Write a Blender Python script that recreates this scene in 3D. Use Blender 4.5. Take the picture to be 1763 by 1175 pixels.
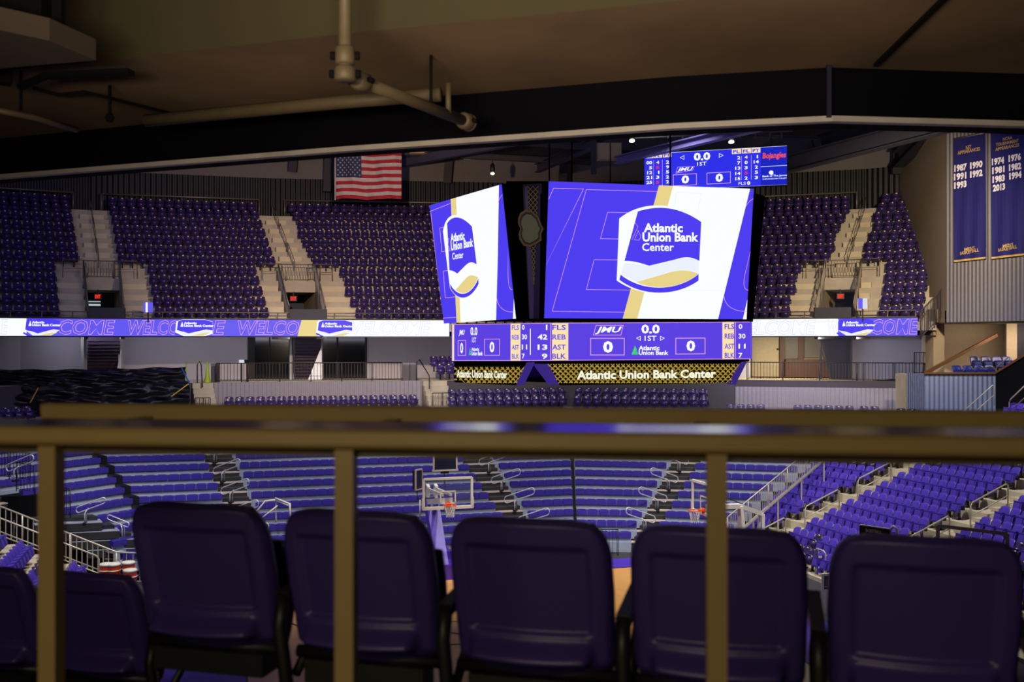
import bpy, bmesh, math, random
import numpy as np
from mathutils import Vector, Matrix
random.seed(7)
for o in list(bpy.data.objects): bpy.data.objects.remove(o)
S = bpy.context.scene
COL = S.collection
PI = math.pi
# ------------------------------------------------------------------ camera
CZ = 9.1                      # eye height above the court
FPX = 1763*35/36.0
cam_d = bpy.data.cameras.new('camera'); cam = bpy.data.objects.new('camera', cam_d); COL.objects.link(cam)
cam_d.lens = 35; cam_d.sensor_width = 36; cam_d.clip_start = .05; cam_d.clip_end = 400
cam.location = (0, 0, CZ); cam.rotation_euler = (PI/2, 0, 0)
cam_d.dof.use_dof = True; cam_d.dof.focus_distance = 38; cam_d.dof.aperture_fstop = 3.2
S.camera = cam
# ------------------------------------------------------------------ world, exposure
S.view_settings.view_transform = 'Standard'; S.view_settings.look = 'None'
S.view_settings.gamma = 1; S.view_settings.exposure = 0
w = bpy.data.worlds.new('world'); S.world = w; w.use_nodes = True
w.node_tree.nodes['Background'].inputs[0].default_value = (.6, .55, .8, 1)
w.node_tree.nodes['Background'].inputs[1].default_value = .012

def light(name, kind, loc, target, energy, color, size=1.0, size_y=None, spread=None, angle=None, blend=.6):
    d = bpy.data.lights.new(name, kind); o = bpy.data.objects.new(name, d); COL.objects.link(o)
    d.energy = energy; d.color = color; o.location = loc
    o.rotation_euler = (Vector(target)-Vector(loc)).to_track_quat('-Z', 'Y').to_euler()
    if kind == 'AREA':
        d.size = size
        if size_y: d.shape = 'RECTANGLE'; d.size_y = size_y
        if spread: d.spread = math.radians(spread)
    if kind == 'SPOT':
        d.shadow_soft_size = size; d.spot_size = math.radians(angle); d.spot_blend = blend
    if kind == 'POINT': d.shadow_soft_size = size
    return o
# court lamps hung under the roof, shining down on floor, bleachers and lower stands
light('court_lamp', 'SPOT', (-7, 36, 19.6), (-9, 45, 1.5), 6200, (1, .96, .90), .5, angle=84)
light('court_lamp', 'SPOT', (5, 37, 19.6), (6, 46, 1.5), 6200, (1, .96, .90), .5, angle=84)
light('court_lamp', 'SPOT', (12.5, 33, 19.6), (15.5, 40, 1.0), 9500, (1, .97, .94), .5, angle=82)
light('court_lamp', 'SPOT', (-12, 32, 19.6), (-16, 35, 1), 6500, (1, .96, .9), .5, angle=66)
light('court_lamp', 'SPOT', (3, 32, 19.6), (3, 38, 0), 9000, (1, .93, .8), .5, angle=48)
light('court_lamp', 'SPOT', (3, 23, 19.6), (2, 42, 2), 5200, (1, .96, .9), .5, angle=66)
light('court_lamp', 'SPOT', (-8, 24, 19.6), (-15, 36, 1), 3500, (1, .96, .9), .5, angle=44)
# warm work lights in the rafters that rake the upper stand
light('rafter_lamp', 'SPOT', (-5, 33, 15.2), (-9, 57, 13.5), 12500, (1, .72, .48), .2, angle=75, blend=1)
light('rafter_lamp', 'SPOT', (15.5, 33, 15.0), (19.5, 55, 12.8), 12000, (1, .78, .50), .2, angle=62, blend=1)
light('rafter_lamp', 'SPOT', (12, 30, 17.6), (22.5, 42, 11.5), 2300, (.95, .9, .9), .3, angle=56, blend=1)
# cool ambient fill added over the bowl, no real fixtures
light('ambient_fill', 'AREA', (-14, 30, 20.2), (-16, 60, 8), 2200, (.62, .60, 1), 24, 6)
light('ambient_fill', 'AREA', (12, 30, 20.2), (14, 60, 8), 500, (.66, .62, 1), 10, 6)
# concourse ceiling lamps beyond and behind the viewer, then an added near fill
light('concourse_lamp', 'AREA', (-13, 52.2, 9.3), (-13, 57, 7.6), 145, (.83, .80, 1), 24, .4)
light('concourse_lamp', 'AREA', (15, 51.0, 9.3), (16.5, 55, 7.6), 420, (.83, .80, 1), 8, .4)
light('room_lamp', 'AREA', (15.2, 56.6, 9.25), (15.2, 57, 6), 190, (1, .82, .5), 4, 2)
light('suite_lamp', 'AREA', (24.5, 47, 9.6), (24.0, 49.5, 5), 130, (1, .78, .55), 3, 1)
light('near_light', 'AREA', (-1.2, -1.6, CZ+.9), (-.4, 2.2, CZ-.25), 54, (1, .84, .52), 1.4, .5)
light('near_light', 'AREA', (-.7, 1.0, CZ+.55), (0, 6, CZ+3.1), 100, (1, .78, .56), 3.2, .3, spread=84)  # unseen fill added only to brighten the near ceiling

# ------------------------------------------------------------------ materials
def lin(c):
    r = []
    for v in c:
        v = v/255.0
        r.append(v/12.92 if v <= .04045 else ((v+.055)/1.055)**2.4)
    return r
MATS = {}
def mat(name, rgb, rough=.6, metal=0, noise=.06, scale=6, spec=.5, bump=0, emit=None, es=1, alpha=None, trans=0):
    if name in MATS: return MATS[name]
    m = bpy.data.materials.new(name); m.use_nodes = True; nt = m.node_tree; b = nt.nodes['Principled BSDF']
    c = lin(rgb)
    b.inputs['Roughness'].default_value = rough; b.inputs['Metallic'].default_value = metal
    b.inputs['Specular IOR Level'].default_value = spec
    tc = nt.nodes.new('ShaderNodeTexCoord'); nz = nt.nodes.new('ShaderNodeTexNoise')
    nz.inputs['Scale'].default_value = scale; nz.inputs['Detail'].default_value = 4
    nt.links.new(tc.outputs['Object'], nz.inputs['Vector'])
    mr = nt.nodes.new('ShaderNodeMapRange'); mr.inputs[3].default_value = 1-noise*2; mr.inputs[4].default_value = 1+noise*2
    nt.links.new(nz.outputs[0], mr.inputs[0])
    vm = nt.nodes.new('ShaderNodeVectorMath'); vm.operation = 'SCALE'; vm.inputs[0].default_value = c
    nt.links.new(mr.outputs[0], vm.inputs['Scale'])
    nt.links.new(vm.outputs[0], b.inputs['Base Color'])
    if bump:
        bp = nt.nodes.new('ShaderNodeBump'); bp.inputs['Strength'].default_value = bump; bp.inputs['Distance'].default_value = .02
        nt.links.new(nz.outputs[0], bp.inputs['Height']); nt.links.new(bp.outputs[0], b.inputs['Normal'])
    if trans:
        b.inputs['Transmission Weight'].default_value = trans
    if alpha is not None: b.inputs['Alpha'].default_value = alpha
    if emit is not None:
        b.inputs['Emission Color'].default_value = (*lin(emit), 1); b.inputs['Emission Strength'].default_value = es
        nt.links.remove(vm.outputs[0].links[0]); b.inputs['Base Color'].default_value = (.005, .005, .006, 1)
    MATS[name] = m
    return m
def led(name, rgb, es=1.0): return mat('led_'+name, rgb, rough=.5, emit=rgb, es=es, spec=.2)
L_PUR = led('purple', (78, 62, 240), 1.0); L_PUR2 = led('ring_purple', (92, 66, 226)); L_WHT = led('white', (246, 249, 255), 1.05)
L_GLD = led('gold', (232, 212, 138)); L_PNK = led('pink_line', (236, 170, 220)); L_CRM = led('cream', (252, 226, 176))
L_BLU = led('blue', (46, 48, 232)); L_DBL = led('dark_blue', (22, 34, 190)); L_RED = led('red', (255, 40, 70)); L_ORG = led('orange', (255, 84, 50))
L_GRN = led('green', (60, 220, 110)); L_ICE = led('ice', (236, 242, 252)); L_GRY = led('pale_grey', (214, 218, 232)); L_YEL = led('yellow', (250, 226, 120))
L_RIB = led('ribbon_purple', (98, 88, 240)); L_EXT = led('exit_red', (255, 60, 40)); L_LMP = led('lamp_white', (255, 244, 214), 6); L_DIM = led('sky_strip', (190, 205, 205), .8)
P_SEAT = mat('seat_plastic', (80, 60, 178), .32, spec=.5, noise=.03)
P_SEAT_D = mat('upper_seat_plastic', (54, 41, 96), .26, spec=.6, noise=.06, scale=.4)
P_SEAT_B = mat('suite_seat_plastic', (30, 42, 120), .4)
P_NEAR = mat('near_seat_plastic', (56, 42, 112), .42, spec=.45, noise=.03, bump=.05, scale=40)
P_BENCH = mat('bench_plastic', (60, 48, 150), .35, spec=.5, noise=.05)
C_CONC = mat('concrete', (176, 168, 152), .85, noise=.12, scale=1.5, bump=.2)
C_CREAM = mat('pale_concrete', (200, 188, 160), .85, noise=.08, scale=2)
C_DECK = mat('grey_deck', (150, 158, 176), .5, noise=.08, scale=3)
C_DARK = mat('dark_step', (44, 44, 48), .6)
C_NOSE = mat('step_nosing', (196, 180, 168), .6)
BLK = mat('black_metal', (14, 14, 18), .5, noise=.05)
BLKM = mat('black_matte', (9, 9, 14), .9, spec=.15)
GRYM = mat('grey_metal', (120, 112, 104), .45, metal=.5)
STEEL = mat('steel_rail', (196, 188, 170), .4, metal=.3)
CHRM = mat('pale_rail', (206, 208, 214), .35, metal=.3)
BEIGE = mat('beige_paint', (128, 108, 66), .42, noise=.03, scale=20)
WHTP = mat('white_paint', (226, 220, 206), .5, noise=.03)
ORG = mat('orange_rim', (240, 84, 30), .4)
NET = mat('net_cord', (232, 230, 224), .8)
WALLW = mat('white_wall', (196, 194, 206), .85, noise=.04, scale=1)
WALLT = mat('tan_wall', (150, 134, 106), .9, noise=.05, scale=1)
PURP = mat('purple_pad', (74, 46, 176), .45, noise=.03)
NAVY = mat('navy_panel', (62, 54, 150), .5)
LAV = mat('lavender_paint', (150, 138, 240), .5)
WOOD = mat('brown_wood', (110, 74, 44), .5, noise=.1, scale=8)
GLDP = mat('gold_paint', (214, 184, 112), .5)
DBROWN = mat('soffit_concrete', (120, 98, 74), .9, noise=.38, scale=.9, bump=.3)
OLIVE = mat('olive_panel', (54, 50, 28), .85, noise=.06)
DKBLUE = mat('dark_blue_steel', (3, 3, 11), .8, noise=.1, spec=.08)
ROOFM = mat('roof_deck', (58, 54, 56), .9, noise=.1, scale=.6)
BEAMM = mat('roof_steel', (66, 64, 84), .6)
TARP = mat('black_tarp', (18, 18, 20), .32, spec=.5, noise=.2, scale=2, bump=.6)
GLASS = mat('board_glass', (120, 130, 150), .05, alpha=.10, spec=.6)
DGLASS = mat('dark_glass', (24, 28, 34), .12, spec=.6)
def corr(name, rgb, pitch, axis='X', dark=.35, rough=.55, depth=.3):
    """ribbed sheet: darker grooves that belong to the paint of the sheet plus a bump"""
    m = mat(name, rgb, rough); nt = m.node_tree; b = nt.nodes['Principled BSDF']
    uv = nt.nodes.new('ShaderNodeUVMap'); uv.uv_map = 'run'
    sp = nt.nodes.new('ShaderNodeSeparateXYZ'); nt.links.new(uv.outputs[0], sp.inputs[0])
    mu = nt.nodes.new('ShaderNodeMath'); mu.operation = 'MULTIPLY'; mu.inputs[1].default_value = 2*PI/pitch
    nt.links.new(sp.outputs[0], mu.inputs[0])
    si = nt.nodes.new('ShaderNodeMath'); si.operation = 'SINE'; nt.links.new(mu.outputs[0], si.inputs[0])
    bp = nt.nodes.new('ShaderNodeBump'); bp.inputs['Strength'].default_value = 1; bp.inputs['Distance'].default_value = depth*pitch*.3
    nt.links.new(si.outputs[0], bp.inputs['Height']); nt.links.new(bp.outputs[0], b.inputs['Normal'])
    return m
CORR_W = corr('ribbed_sheet_pale', (142, 138, 150), .22)
CORR_B = corr('ribbed_sheet_blue', (128, 138, 172), .22)
CORR_N = corr('ribbed_sheet_navy', (7, 9, 19), .3)
CORR_G = corr('ribbed_sheet_grey', (108, 106, 112), .2)

# ------------------------------------------------------------------ mesh builder
class MB:
    def __init__(s): s.v = []; s.f = []; s.mi = []; s.mats = []; s.sm = []; s.uv = {}
    def _m(s, m):
        if m is None: m = s.mats[0] if s.mats else None
        if m not in s.mats: s.mats.append(m)
        return s.mats.index(m)
    def face(s, pts, m, smooth=False, uv=None):
        i = len(s.v); s.v += [tuple(p) for p in pts]; s.f.append(tuple(range(i, i+len(pts)))); s.mi.append(s._m(m)); s.sm.append(smooth)
        if uv: s.uv[len(s.f)-1] = uv
    def mesh(s, V, F, m, smooth=False):
        i = len(s.v); s.v += [tuple(p) for p in V]; k = s._m(m)
        for f in F: s.f.append(tuple(i+a for a in f)); s.mi.append(k); s.sm.append(smooth)
    def obox(s, c, ax, ay, az, m):
        """box centred c with half-axis vectors"""
        c, ax, ay, az = map(Vector, (c, ax, ay, az)); V = []
        for sz in (-1, 1):
            for sx, sy in ((-1, -1), (1, -1), (1, 1), (-1, 1)): V.append(c+ax*sx+ay*sy+az*sz)
        F = [(0, 3, 2, 1), (4, 5, 6, 7), (0, 1, 5, 4), (1, 2, 6, 5), (2, 3, 7, 6), (3, 0, 4, 7)]
        s.mesh(V, F, m)
    def box(s, x0, x1, y0, y1, z0, z1, m):
        s.obox(((x0+x1)/2, (y0+y1)/2, (z0+z1)/2), ((x1-x0)/2, 0, 0), (0, (y1-y0)/2, 0), (0, 0, (z1-z0)/2), m)
    def bar(s, p0, p1, w, h, m, up=(0, 0, 1)):
        p0, p1 = Vector(p0), Vector(p1); d = p1-p0
        if d.length < 1e-6: return
        dn = d.normalized(); up = Vector(up)
        if abs(dn.dot(up)) > .98: up = Vector((0, 1, 0))
        a = dn.cross(up).normalized(); b = a.cross(dn).normalized()
        s.obox((p0+p1)/2, d/2, a*w/2, b*h/2, m)
    def tube(s, pts, r, m, n=6, closed=False):
        pts = [Vector(p) for p in pts]; N = len(pts); V = []; F = []
        for i, p in enumerate(pts):
            a = pts[(i-1) % N] if (closed or i) else p; b = pts[(i+1) % N] if (closed or i < N-1) else p
            t = (b-a); t = t.normalized() if t.length > 1e-9 else Vector((0, 0, 1))
            up = Vector((0, 0, 1)) if abs(t.z) < .9 else Vector((1, 0, 0))
            u = t.cross(up).normalized(); v = u.cross(t)
            for k in range(n):
                an = 2*PI*k/n; V.append(p+u*math.cos(an)*r+v*math.sin(an)*r)
        for i in range(N if closed else N-1):
            j = (i+1) % N
            for k in range(n):
                k2 = (k+1) % n; F.append((i*n+k, i*n+k2, j*n+k2, j*n+k))
        if not closed: F += [tuple(range(n))[::-1], tuple((N-1)*n+k for k in range(n))]
        s.mesh(V, F, m, True)
    def lathe(s, c, prof, m, n=16, axis=(0, 0, 1), smooth=True):
        c = Vector(c); q = Vector((0, 0, 1)).rotation_difference(Vector(axis)); V = []; F = []
        for (r, z) in prof:
            for k in range(n):
                a = 2*PI*k/n; V.append(c+q @ Vector((r*math.cos(a), r*math.sin(a), z)))
        for i in range(len(prof)-1):
            for k in range(n):
                k2 = (k+1) % n; F.append((i*n+k, i*n+k2, (i+1)*n+k2, (i+1)*n+k))
        F += [tuple(range(n))[::-1], tuple((len(prof)-1)*n+k for k in range(n))]
        s.mesh(V, F, m, smooth)
    def prism(s, poly, z0, z1, m):
        n = len(poly); V = [(p[0], p[1], z0) for p in poly]+[(p[0], p[1], z1) for p in poly]
        F = [tuple(range(n))[::-1], tuple(range(n, 2*n))]+[(i, (i+1) % n, n+(i+1) % n, n+i) for i in range(n)]
        s.mesh(V, F, m)
    def wall(s, plan, z0, z1, m, thick=0, side=(0, 1)):
        """vertical sheet along a plan polyline with a run UV; closed slab when thick"""
        run = 0
        for a, b in zip(plan, plan[1:]):
            L = math.hypot(b[0]-a[0], b[1]-a[1])
            za0, zb0 = (z0, z0) if not callable(z0) else (z0(a), z0(b)); za1, zb1 = (z1, z1) if not callable(z1) else (z1(a), z1(b))
            s.face([(a[0], a[1], za0), (b[0], b[1], zb0), (b[0], b[1], zb1), (a[0], a[1], za1)], m, uv=[(run, 0), (run+L, 0), (run+L, 1), (run, 1)])
            if thick:
                nx, ny = side[0]*thick, side[1]*thick
                s.mesh([(a[0], a[1], za0), (b[0], b[1], zb0), (b[0], b[1], zb1), (a[0], a[1], za1), (a[0]+nx, a[1]+ny, za0), (b[0]+nx, b[1]+ny, zb0), (b[0]+nx, b[1]+ny, zb1), (a[0]+nx, a[1]+ny, za1)],
                       [(4, 7, 6, 5), (3, 2, 6, 7), (0, 4, 5, 1), (0, 3, 7, 4), (1, 5, 6, 2)], m)
            run += L
    def data(s, name):
        me = bpy.data.meshes.new(name); me.from_pydata(s.v, [], s.f)
        for m in s.mats: me.materials.append(m)
        me.polygons.foreach_set('material_index', s.mi); me.polygons.foreach_set('use_smooth', s.sm)
        if s.uv:
            ul = me.uv_layers.new(name='run')
            for fi, uv in s.uv.items():
                for k, li in enumerate(me.polygons[fi].loop_indices): ul.data[li].uv = uv[k]
        me.update(); return me
    def build(s, name, parent=None, loc=None):
        o = bpy.data.objects.new(name, s.data(name)); COL.objects.link(o)
        if parent is not None:
            o.parent = parent
            if loc is None and parent.type == 'EMPTY' and not parent.get('local'):
                o.matrix_parent_inverse = Matrix.Translation(-Vector(parent.location))
        if loc is not None: o.location = loc
        return o
def tag(o, label=None, cat=None, group=None, kind=None):
    if label: o['label'] = label
    if cat: o['category'] = cat
    if group: o['group'] = group
    if kind: o['kind'] = kind
    return o
def thing(name, loc, label, cat, group=None, local=False):
    o = bpy.data.objects.new(name, None); COL.objects.link(o); o.location = loc; o.empty_display_size = .1
    if local: o['local'] = 1
    return tag(o, label, cat, group)
def struct(mb, name): return tag(mb.build(name), kind='structure')
def W(px, py, Y): return Vector(((px-881.5)/FPX*Y, Y, CZ-(py-587.5)/FPX*Y))
def proj(p): return 881.5+p[0]/p[1]*FPX, 587.5+(CZ-p[2])/p[1]*FPX

# ------------------------------------------------------------------ text and drawings on flat surfaces
_tc = {}
def glyphs(txt, off=0.0, shear=0.0):
    k = (txt, off, shear)
    if k in _tc: return _tc[k]
    cu = bpy.data.curves.new('t', 'FONT'); cu.body = txt; cu.offset = off; cu.shear = shear; cu.resolution_u = 2; cu.align_x = 'LEFT'
    ob = bpy.data.objects.new('t', cu); COL.objects.link(ob); bpy.context.view_layer.update()
    me = bpy.data.meshes.new_from_object(ob.evaluated_get(bpy.context.evaluated_depsgraph_get()))
    V = [(v.co.x, v.co.y) for v in me.vertices]; F = [tuple(p.vertices) for p in me.polygons]
    bpy.data.objects.remove(ob); bpy.data.meshes.remove(me); bpy.data.curves.remove(cu)
    _tc[k] = (V, F); return _tc[k]
def homog(src):
    """matrix sending the four design corners TL,TR,BR,BL to the unit square"""
    dst = [(0, 0), (1, 0), (1, 1), (0, 1)]; A = []; B = []
    for (x, y), (u, v) in zip(src, dst):
        A.append([x, y, 1, 0, 0, 0, -u*x, -u*y]); B.append(u); A.append([0, 0, 0, x, y, 1, -v*x, -v*y]); B.append(v)
    h = np.linalg.solve(np.array(A, float), np.array(B, float)); return np.append(h, 1).reshape(3, 3)
class Canvas:
    """draws filled shapes on a surface; fn(u,v)->point, nrm->outward normal, design coordinates by four corners"""
    def __init__(s, fn, nrm, design, step=.004, back=None):
        s.fn, s.n, s.H, s.mb, s.step = fn, nrm, homog(design), MB(), step
    def P(s, x, y, L):
        q = s.H @ np.array([x, y, 1.0]); u, v = q[0]/q[2], q[1]/q[2]
        u = min(max(u, 0), 1); v = min(max(v, 0), 1)
        n = s.n(u, v) if callable(s.n) else s.n
        return Vector(s.fn(u, v))+Vector(n)*(s.step*L)
    def poly(s, pts, m, L=1): s.mb.face([s.P(x, y, L) for x, y in pts], m)
    def rect(s, x0, y0, x1, y1, m, L=1, n=1):
        for i in range(n):
            a = x0+(x1-x0)*i/n; b = x0+(x1-x0)*(i+1)/n; s.poly([(a, y0), (b, y0), (b, y1), (a, y1)], m, L)
    def line(s, pts, wd, m, L=2, closed=False):
        if closed: pts = list(pts)+[pts[0]]
        for (x0, y0), (x1, y1) in zip(pts, pts[1:]):
            d = math.hypot(x1-x0, y1-y0)
            if d < 1e-6: continue
            nx, ny = -(y1-y0)/d*wd/2, (x1-x0)/d*wd/2; ex, ey = (x1-x0)/d*wd/2, (y1-y0)/d*wd/2
            s.poly([(x0+nx-ex, y0+ny-ey), (x1+nx+ex, y1+ny+ey), (x1-nx+ex, y1-ny+ey), (x0-nx-ex, y0-ny-ey)], m, L)
    def text(s, txt, quad, m, L=3, off=0.0, shear=0.0):
        """quad: (x0,y0,x1,y1) or four corners TL,TR,BR,BL"""
        V, F = glyphs(txt, off, shear); V0, _ = glyphs(txt, 0.0, shear)
        ax = min(v[0] for v in V0); bx = max(v[0] for v in V0); ay = min(v[1] for v in V0); by = max(v[1] for v in V0)
        if len(quad) == 4 and not hasattr(quad[0], '__len__'):
            x0, y0, x1, y1 = quad; quad = [(x0, y0), (x1, y0), (x1, y1), (x0, y1)]
        q = [np.array(c, float) for c in quad]; out = []
        for (x, y) in V:
            u = (x-ax)/(bx-ax); v = (by-y)/(by-ay)
            c = (q[0]*(1-u)+q[1]*u)*(1-v)+(q[3]*(1-u)+q[2]*u)*v; out.append(s.P(c[0], c[1], L))
        s.mb.mesh(out, F, m)
    def build(s, name, parent=None): return s.mb.build(name, parent)
def planar(c4):
    """flat face through four corners; drawings keep straight lines straight on it"""
    c = [Vector(p) for p in c4]; g = (c[0]+c[1]+c[2]+c[3])/4
    n = (c[2]-c[0]).cross(c[3]-c[1]).normalized()
    if n.dot(Vector((0, 0, CZ))-g) < 0: n = -n
    H = np.linalg.inv(homog([proj(p) for p in c]))
    def fn(u, v):
        q = H @ np.array([u, v, 1.0]); d = W(q[0]/q[2], q[1]/q[2], 1.0)-Vector((0, 0, CZ))
        return Vector((0, 0, CZ))+d*((g-Vector((0, 0, CZ))).dot(n)/d.dot(n))
    return fn, n
def flatten(c4):
    fn, n = planar(c4); return [fn(0, 0), fn(1, 0), fn(1, 1), fn(0, 1)]
def arc(cx, cy, r, a0, a1, n=16, ry=None):
    ry = ry or r
    return [(cx+r*math.cos(math.radians(a0+(a1-a0)*i/n)), cy+ry*math.sin(math.radians(a0+(a1-a0)*i/n))) for i in range(n+1)]
def bez(p0, p1, p2, p3, n=14):
    r = []
    for i in range(n+1):
        t = i/n; a = (1-t)**3; b = 3*t*(1-t)**2; c = 3*t*t*(1-t); d = t**3
        r.append((a*p0[0]+b*p1[0]+c*p2[0]+d*p3[0], a*p0[1]+b*p1[1]+c*p2[1]+d*p3[1]))
    return r

# ================================================================== PLAN GEOMETRY
U = Vector((.282, -.959, 0)); O = Vector((.959, .282, 0))       # court axis (towards the viewer) and across it
class Fan:
    """rows of a stand: nodes with a front point and an outward vector for the full depth"""
    def __init__(s, F, B, n): s.F = [Vector((*p, 0)) for p in F]; s.B = [Vector((*p, 0)) for p in B]; s.n = n
    def row(s, r): return [a.lerp(b, r/s.n) if 0 <= r/s.n <= 1 else a+(b-a)*(r/s.n) for a, b in zip(s.F, s.B)]
    def pt(s, p, r):
        L = s.row(r); i = min(max(int(p), 0), len(L)-2); return L[i]+(L[i+1]-L[i])*(p-i)
    def par(s, px, r):
        q = (px-881.5)/FPX; L = s.row(r)
        for i in range(len(L)-1):
            a, b = L[i], L[i+1]; den = (b.x-a.x)-q*(b.y-a.y)
            if abs(den) < 1e-9: continue
            t = (q*a.y-a.x)/den
            if -1e-6 <= t <= 1+1e-6: return i+t
        a, b = (L[0], L[1]) if px < 881 else (L[-2], L[-1]); den = (b.x-a.x)-q*(b.y-a.y); t = (q*a.y-a.x)/den
        return t if px < 881 else len(L)-2+t
    def path(s, pa, pb, r):
        ps = [pa]+[float(k) for k in range(int(math.floor(pa))+1, int(math.ceil(pb))) if pa < k < pb]+[pb]
        return [s.pt(p, r) for p in ps], ps
UB = Fan([(-27.7, 46.5), (-20.6, 50), (-10.86, 52.3), (3.3, 54.3), (16.04, 49.5), (19.9, 46.7)],
         [(-33.5, 53), (-24.4, 57.6), (-14.55, 60.3), (3.8, 62.5), (20.2, 57), (22.9, 55.2)], 12)
def uz(r): return 10.02+.597*r
def tiers(mb, fan, r0, r1, zf, pa, pb, m, base=None):
    for r in range(r0, r1):
        A, ps = fan.path(pa, pb, r); B = [fan.pt(p, r+1) for p in ps]; z = zf(r); zl = zf(r-1) if (r > r0 or base is None) else base
        for i in range(len(A)-1):
            a, b, c, d = A[i], A[i+1], B[i+1], B[i]
            mb.face([(a.x, a.y, z), (b.x, b.y, z), (c.x, c.y, z), (d.x, d.y, z)], m)
            mb.face([(a.x, a.y, zl), (b.x, b.y, zl), (b.x, b.y, z), (a.x, a.y, z)], m)
        for p, q in ((A[0], B[0]), (A[-1], B[-1])):
            mb.face([(p.x, p.y, zf(r0)-.6), (q.x, q.y, zf(r0)-.6), (q.x, q.y, z), (p.x, p.y, z)], m)
VOM = [(UB.par(150, 1), UB.par(212, 1)), (UB.par(494, 1), UB.par(557, 1)), (UB.par(1407, 1), UB.par(1472, 1))]
mb = MB()
edges = [0]+[e for v in VOM for e in v]+[5]
for i in range(0, len(edges), 2): tiers(mb, UB, 0, 4, uz, edges[i], edges[i+1], C_CONC, 9.6)
tiers(mb, UB, 4, 12, uz, 0, 5, C_CONC, uz(3))
struct(mb, 'floor_upper')
# half steps of the aisles
def aisle_px(k, r):     # left and right px limits of the visible stairs
    hi = [((148, 193), (135, 178)), ((487, 529), (453, 489)), ((1437, 1478), (1472, 1507))][k]
    t = (r-5)/6; return tuple(hi[0][j]+(hi[1][j]-hi[0][j])*t for j in (0, 1))
for k in range(3):
    mb = MB()
    for r in range(5, 12):
        a, b = aisle_px(k, r); pa, pb = UB.par(a+1, r+.5), UB.par(b-1, r+.5)
        z = uz(r)
        p = [UB.pt(pa, r-.5), UB.pt(pb, r-.5), UB.pt(pb, r), UB.pt(pa, r)]
        mb.prism([(q.x, q.y) for q in p], uz(r-1), z-.3, C_CREAM)
    for (pa, pb) in ((VOM[k][0]-.16, VOM[k][0]-.01), (VOM[k][1]+.01, VOM[k][1]+.13)):
        for r in range(1, 5):
            p = [UB.pt(pa, r-.5), UB.pt(pb, r-.5), UB.pt(pb, r), UB.pt(pa, r)]
            mb.prism([(q.x, q.y) for q in p], uz(r-1), uz(r)-.3, C_CREAM)
    o = mb.build('aisle_stair')
    tag(o, ['pale concrete stair of the upper stand, above the leftmost doorway', 'pale concrete stair of the upper stand, below and left of the national flag', 'pale concrete stair of the upper stand, far right beside the short seat block'][k], 'stairs', 'concrete aisle stairs of the upper stand')
# doorway mouths
for k, (pa, pb) in enumerate(VOM):
    mb = MB(); W0 = mb
    r4, rz = 4, uz(4)
    for pe in (pa, pb):
        a, b, c = UB.pt(pe, 0), UB.pt(pe, 4), UB.pt(pe, 8.5)
        mb.face([(a.x, a.y, 9.2), (b.x, b.y, 9.2), (b.x, b.y, rz), (a.x, a.y, uz(0)+.05)], C_CONC)
        mb.face([(b.x, b.y, 9.2), (c.x, c.y, 9.2), (c.x, c.y, rz), (b.x, b.y, rz)], WALLT)
    A, B = [UB.pt(pa, 4), UB.pt(pb, 4)], [UB.pt(pa, 8.5), UB.pt(pb, 8.5)]; Z = [UB.pt(pa, 0), UB.pt(pb, 0)]
    mb.face([(A[0].x, A[0].y, rz-.62), (A[1].x, A[1].y, rz-.62), (A[1].x, A[1].y, rz), (A[0].x, A[0].y, rz)], C_CONC)
    mb.face([(A[0].x, A[0].y, rz-.62), (A[1].x, A[1].y, rz-.62), (B[1].x, B[1].y, rz-.62), (B[0].x, B[0].y, rz-.62)], C_CONC)
    mb.face([(Z[0].x, Z[0].y, 9.3), (Z[1].x, Z[1].y, 9.3), (B[1].x, B[1].y, 9.3), (B[0].x, B[0].y, 9.3)], C_DARK)
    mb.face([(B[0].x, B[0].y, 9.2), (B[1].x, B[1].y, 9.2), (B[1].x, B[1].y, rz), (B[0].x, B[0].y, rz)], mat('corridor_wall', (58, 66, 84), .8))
    for (f0, f1, z0, z1, m) in ((0, .62, 10.55, 10.66, L_DIM), (0, .62, 10.76, 10.82, L_DIM)):
        a, b = B[0].lerp(B[1], f0), B[0].lerp(B[1], f1)
        if k == 0: mb.face([(a.x, a.y-.03, z0+.5), (b.x, b.y-.03, z0+.5), (b.x, b.y-.03, z1+.5), (a.x, a.y-.03, z1+.5)], m)
    mb.prism([(Z[0].x, Z[0].y), (Z[1].x, Z[1].y), (Z[1].x, Z[1].y+.15), (Z[0].x, Z[0].y+.15)], 9.35, uz(0)+.75, mat('dark_parapet', (64, 64, 74), .8))
    struct(mb, 'wall_doorway')
    # exit sign
    c = A[0].lerp(A[1], .42)
    t = thing('exit_sign', (c.x, c.y-.05, rz-.95), ['lit red EXIT sign in the leftmost upper doorway', 'lit red EXIT sign in the middle upper doorway, left of the hanging scoreboard', 'lit red EXIT sign in the right upper doorway'][k], 'sign')
    b = MB(); b.box(c.x-.2, c.x+.2, c.y-.1, c.y-.04, rz-1.12, rz-.82, C_DARK); b.box(c.x-.03, c.x+.03, c.y-.09, c.y-.05, rz-.82, rz-.6, C_DARK); b.build('sign_housing', t)
    fn, n = planar([(c.x-.18, c.y-.105, rz-.84), (c.x+.18, c.y-.105, rz-.84), (c.x+.18, c.y-.105, rz-1.1), (c.x-.18, c.y-.105, rz-1.1)])
    cv = Canvas(fn, (0, -1, 0), [(0, 0), (36, 0), (36, 26), (0, 26)]); cv.rect(0, 0, 36, 26, mat('exit_back', (120, 30, 24), .5)); cv.text('EXIT', (4, 4, 32, 22), L_EXT, 2, .04); cv.build('sign_face', t)

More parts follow.
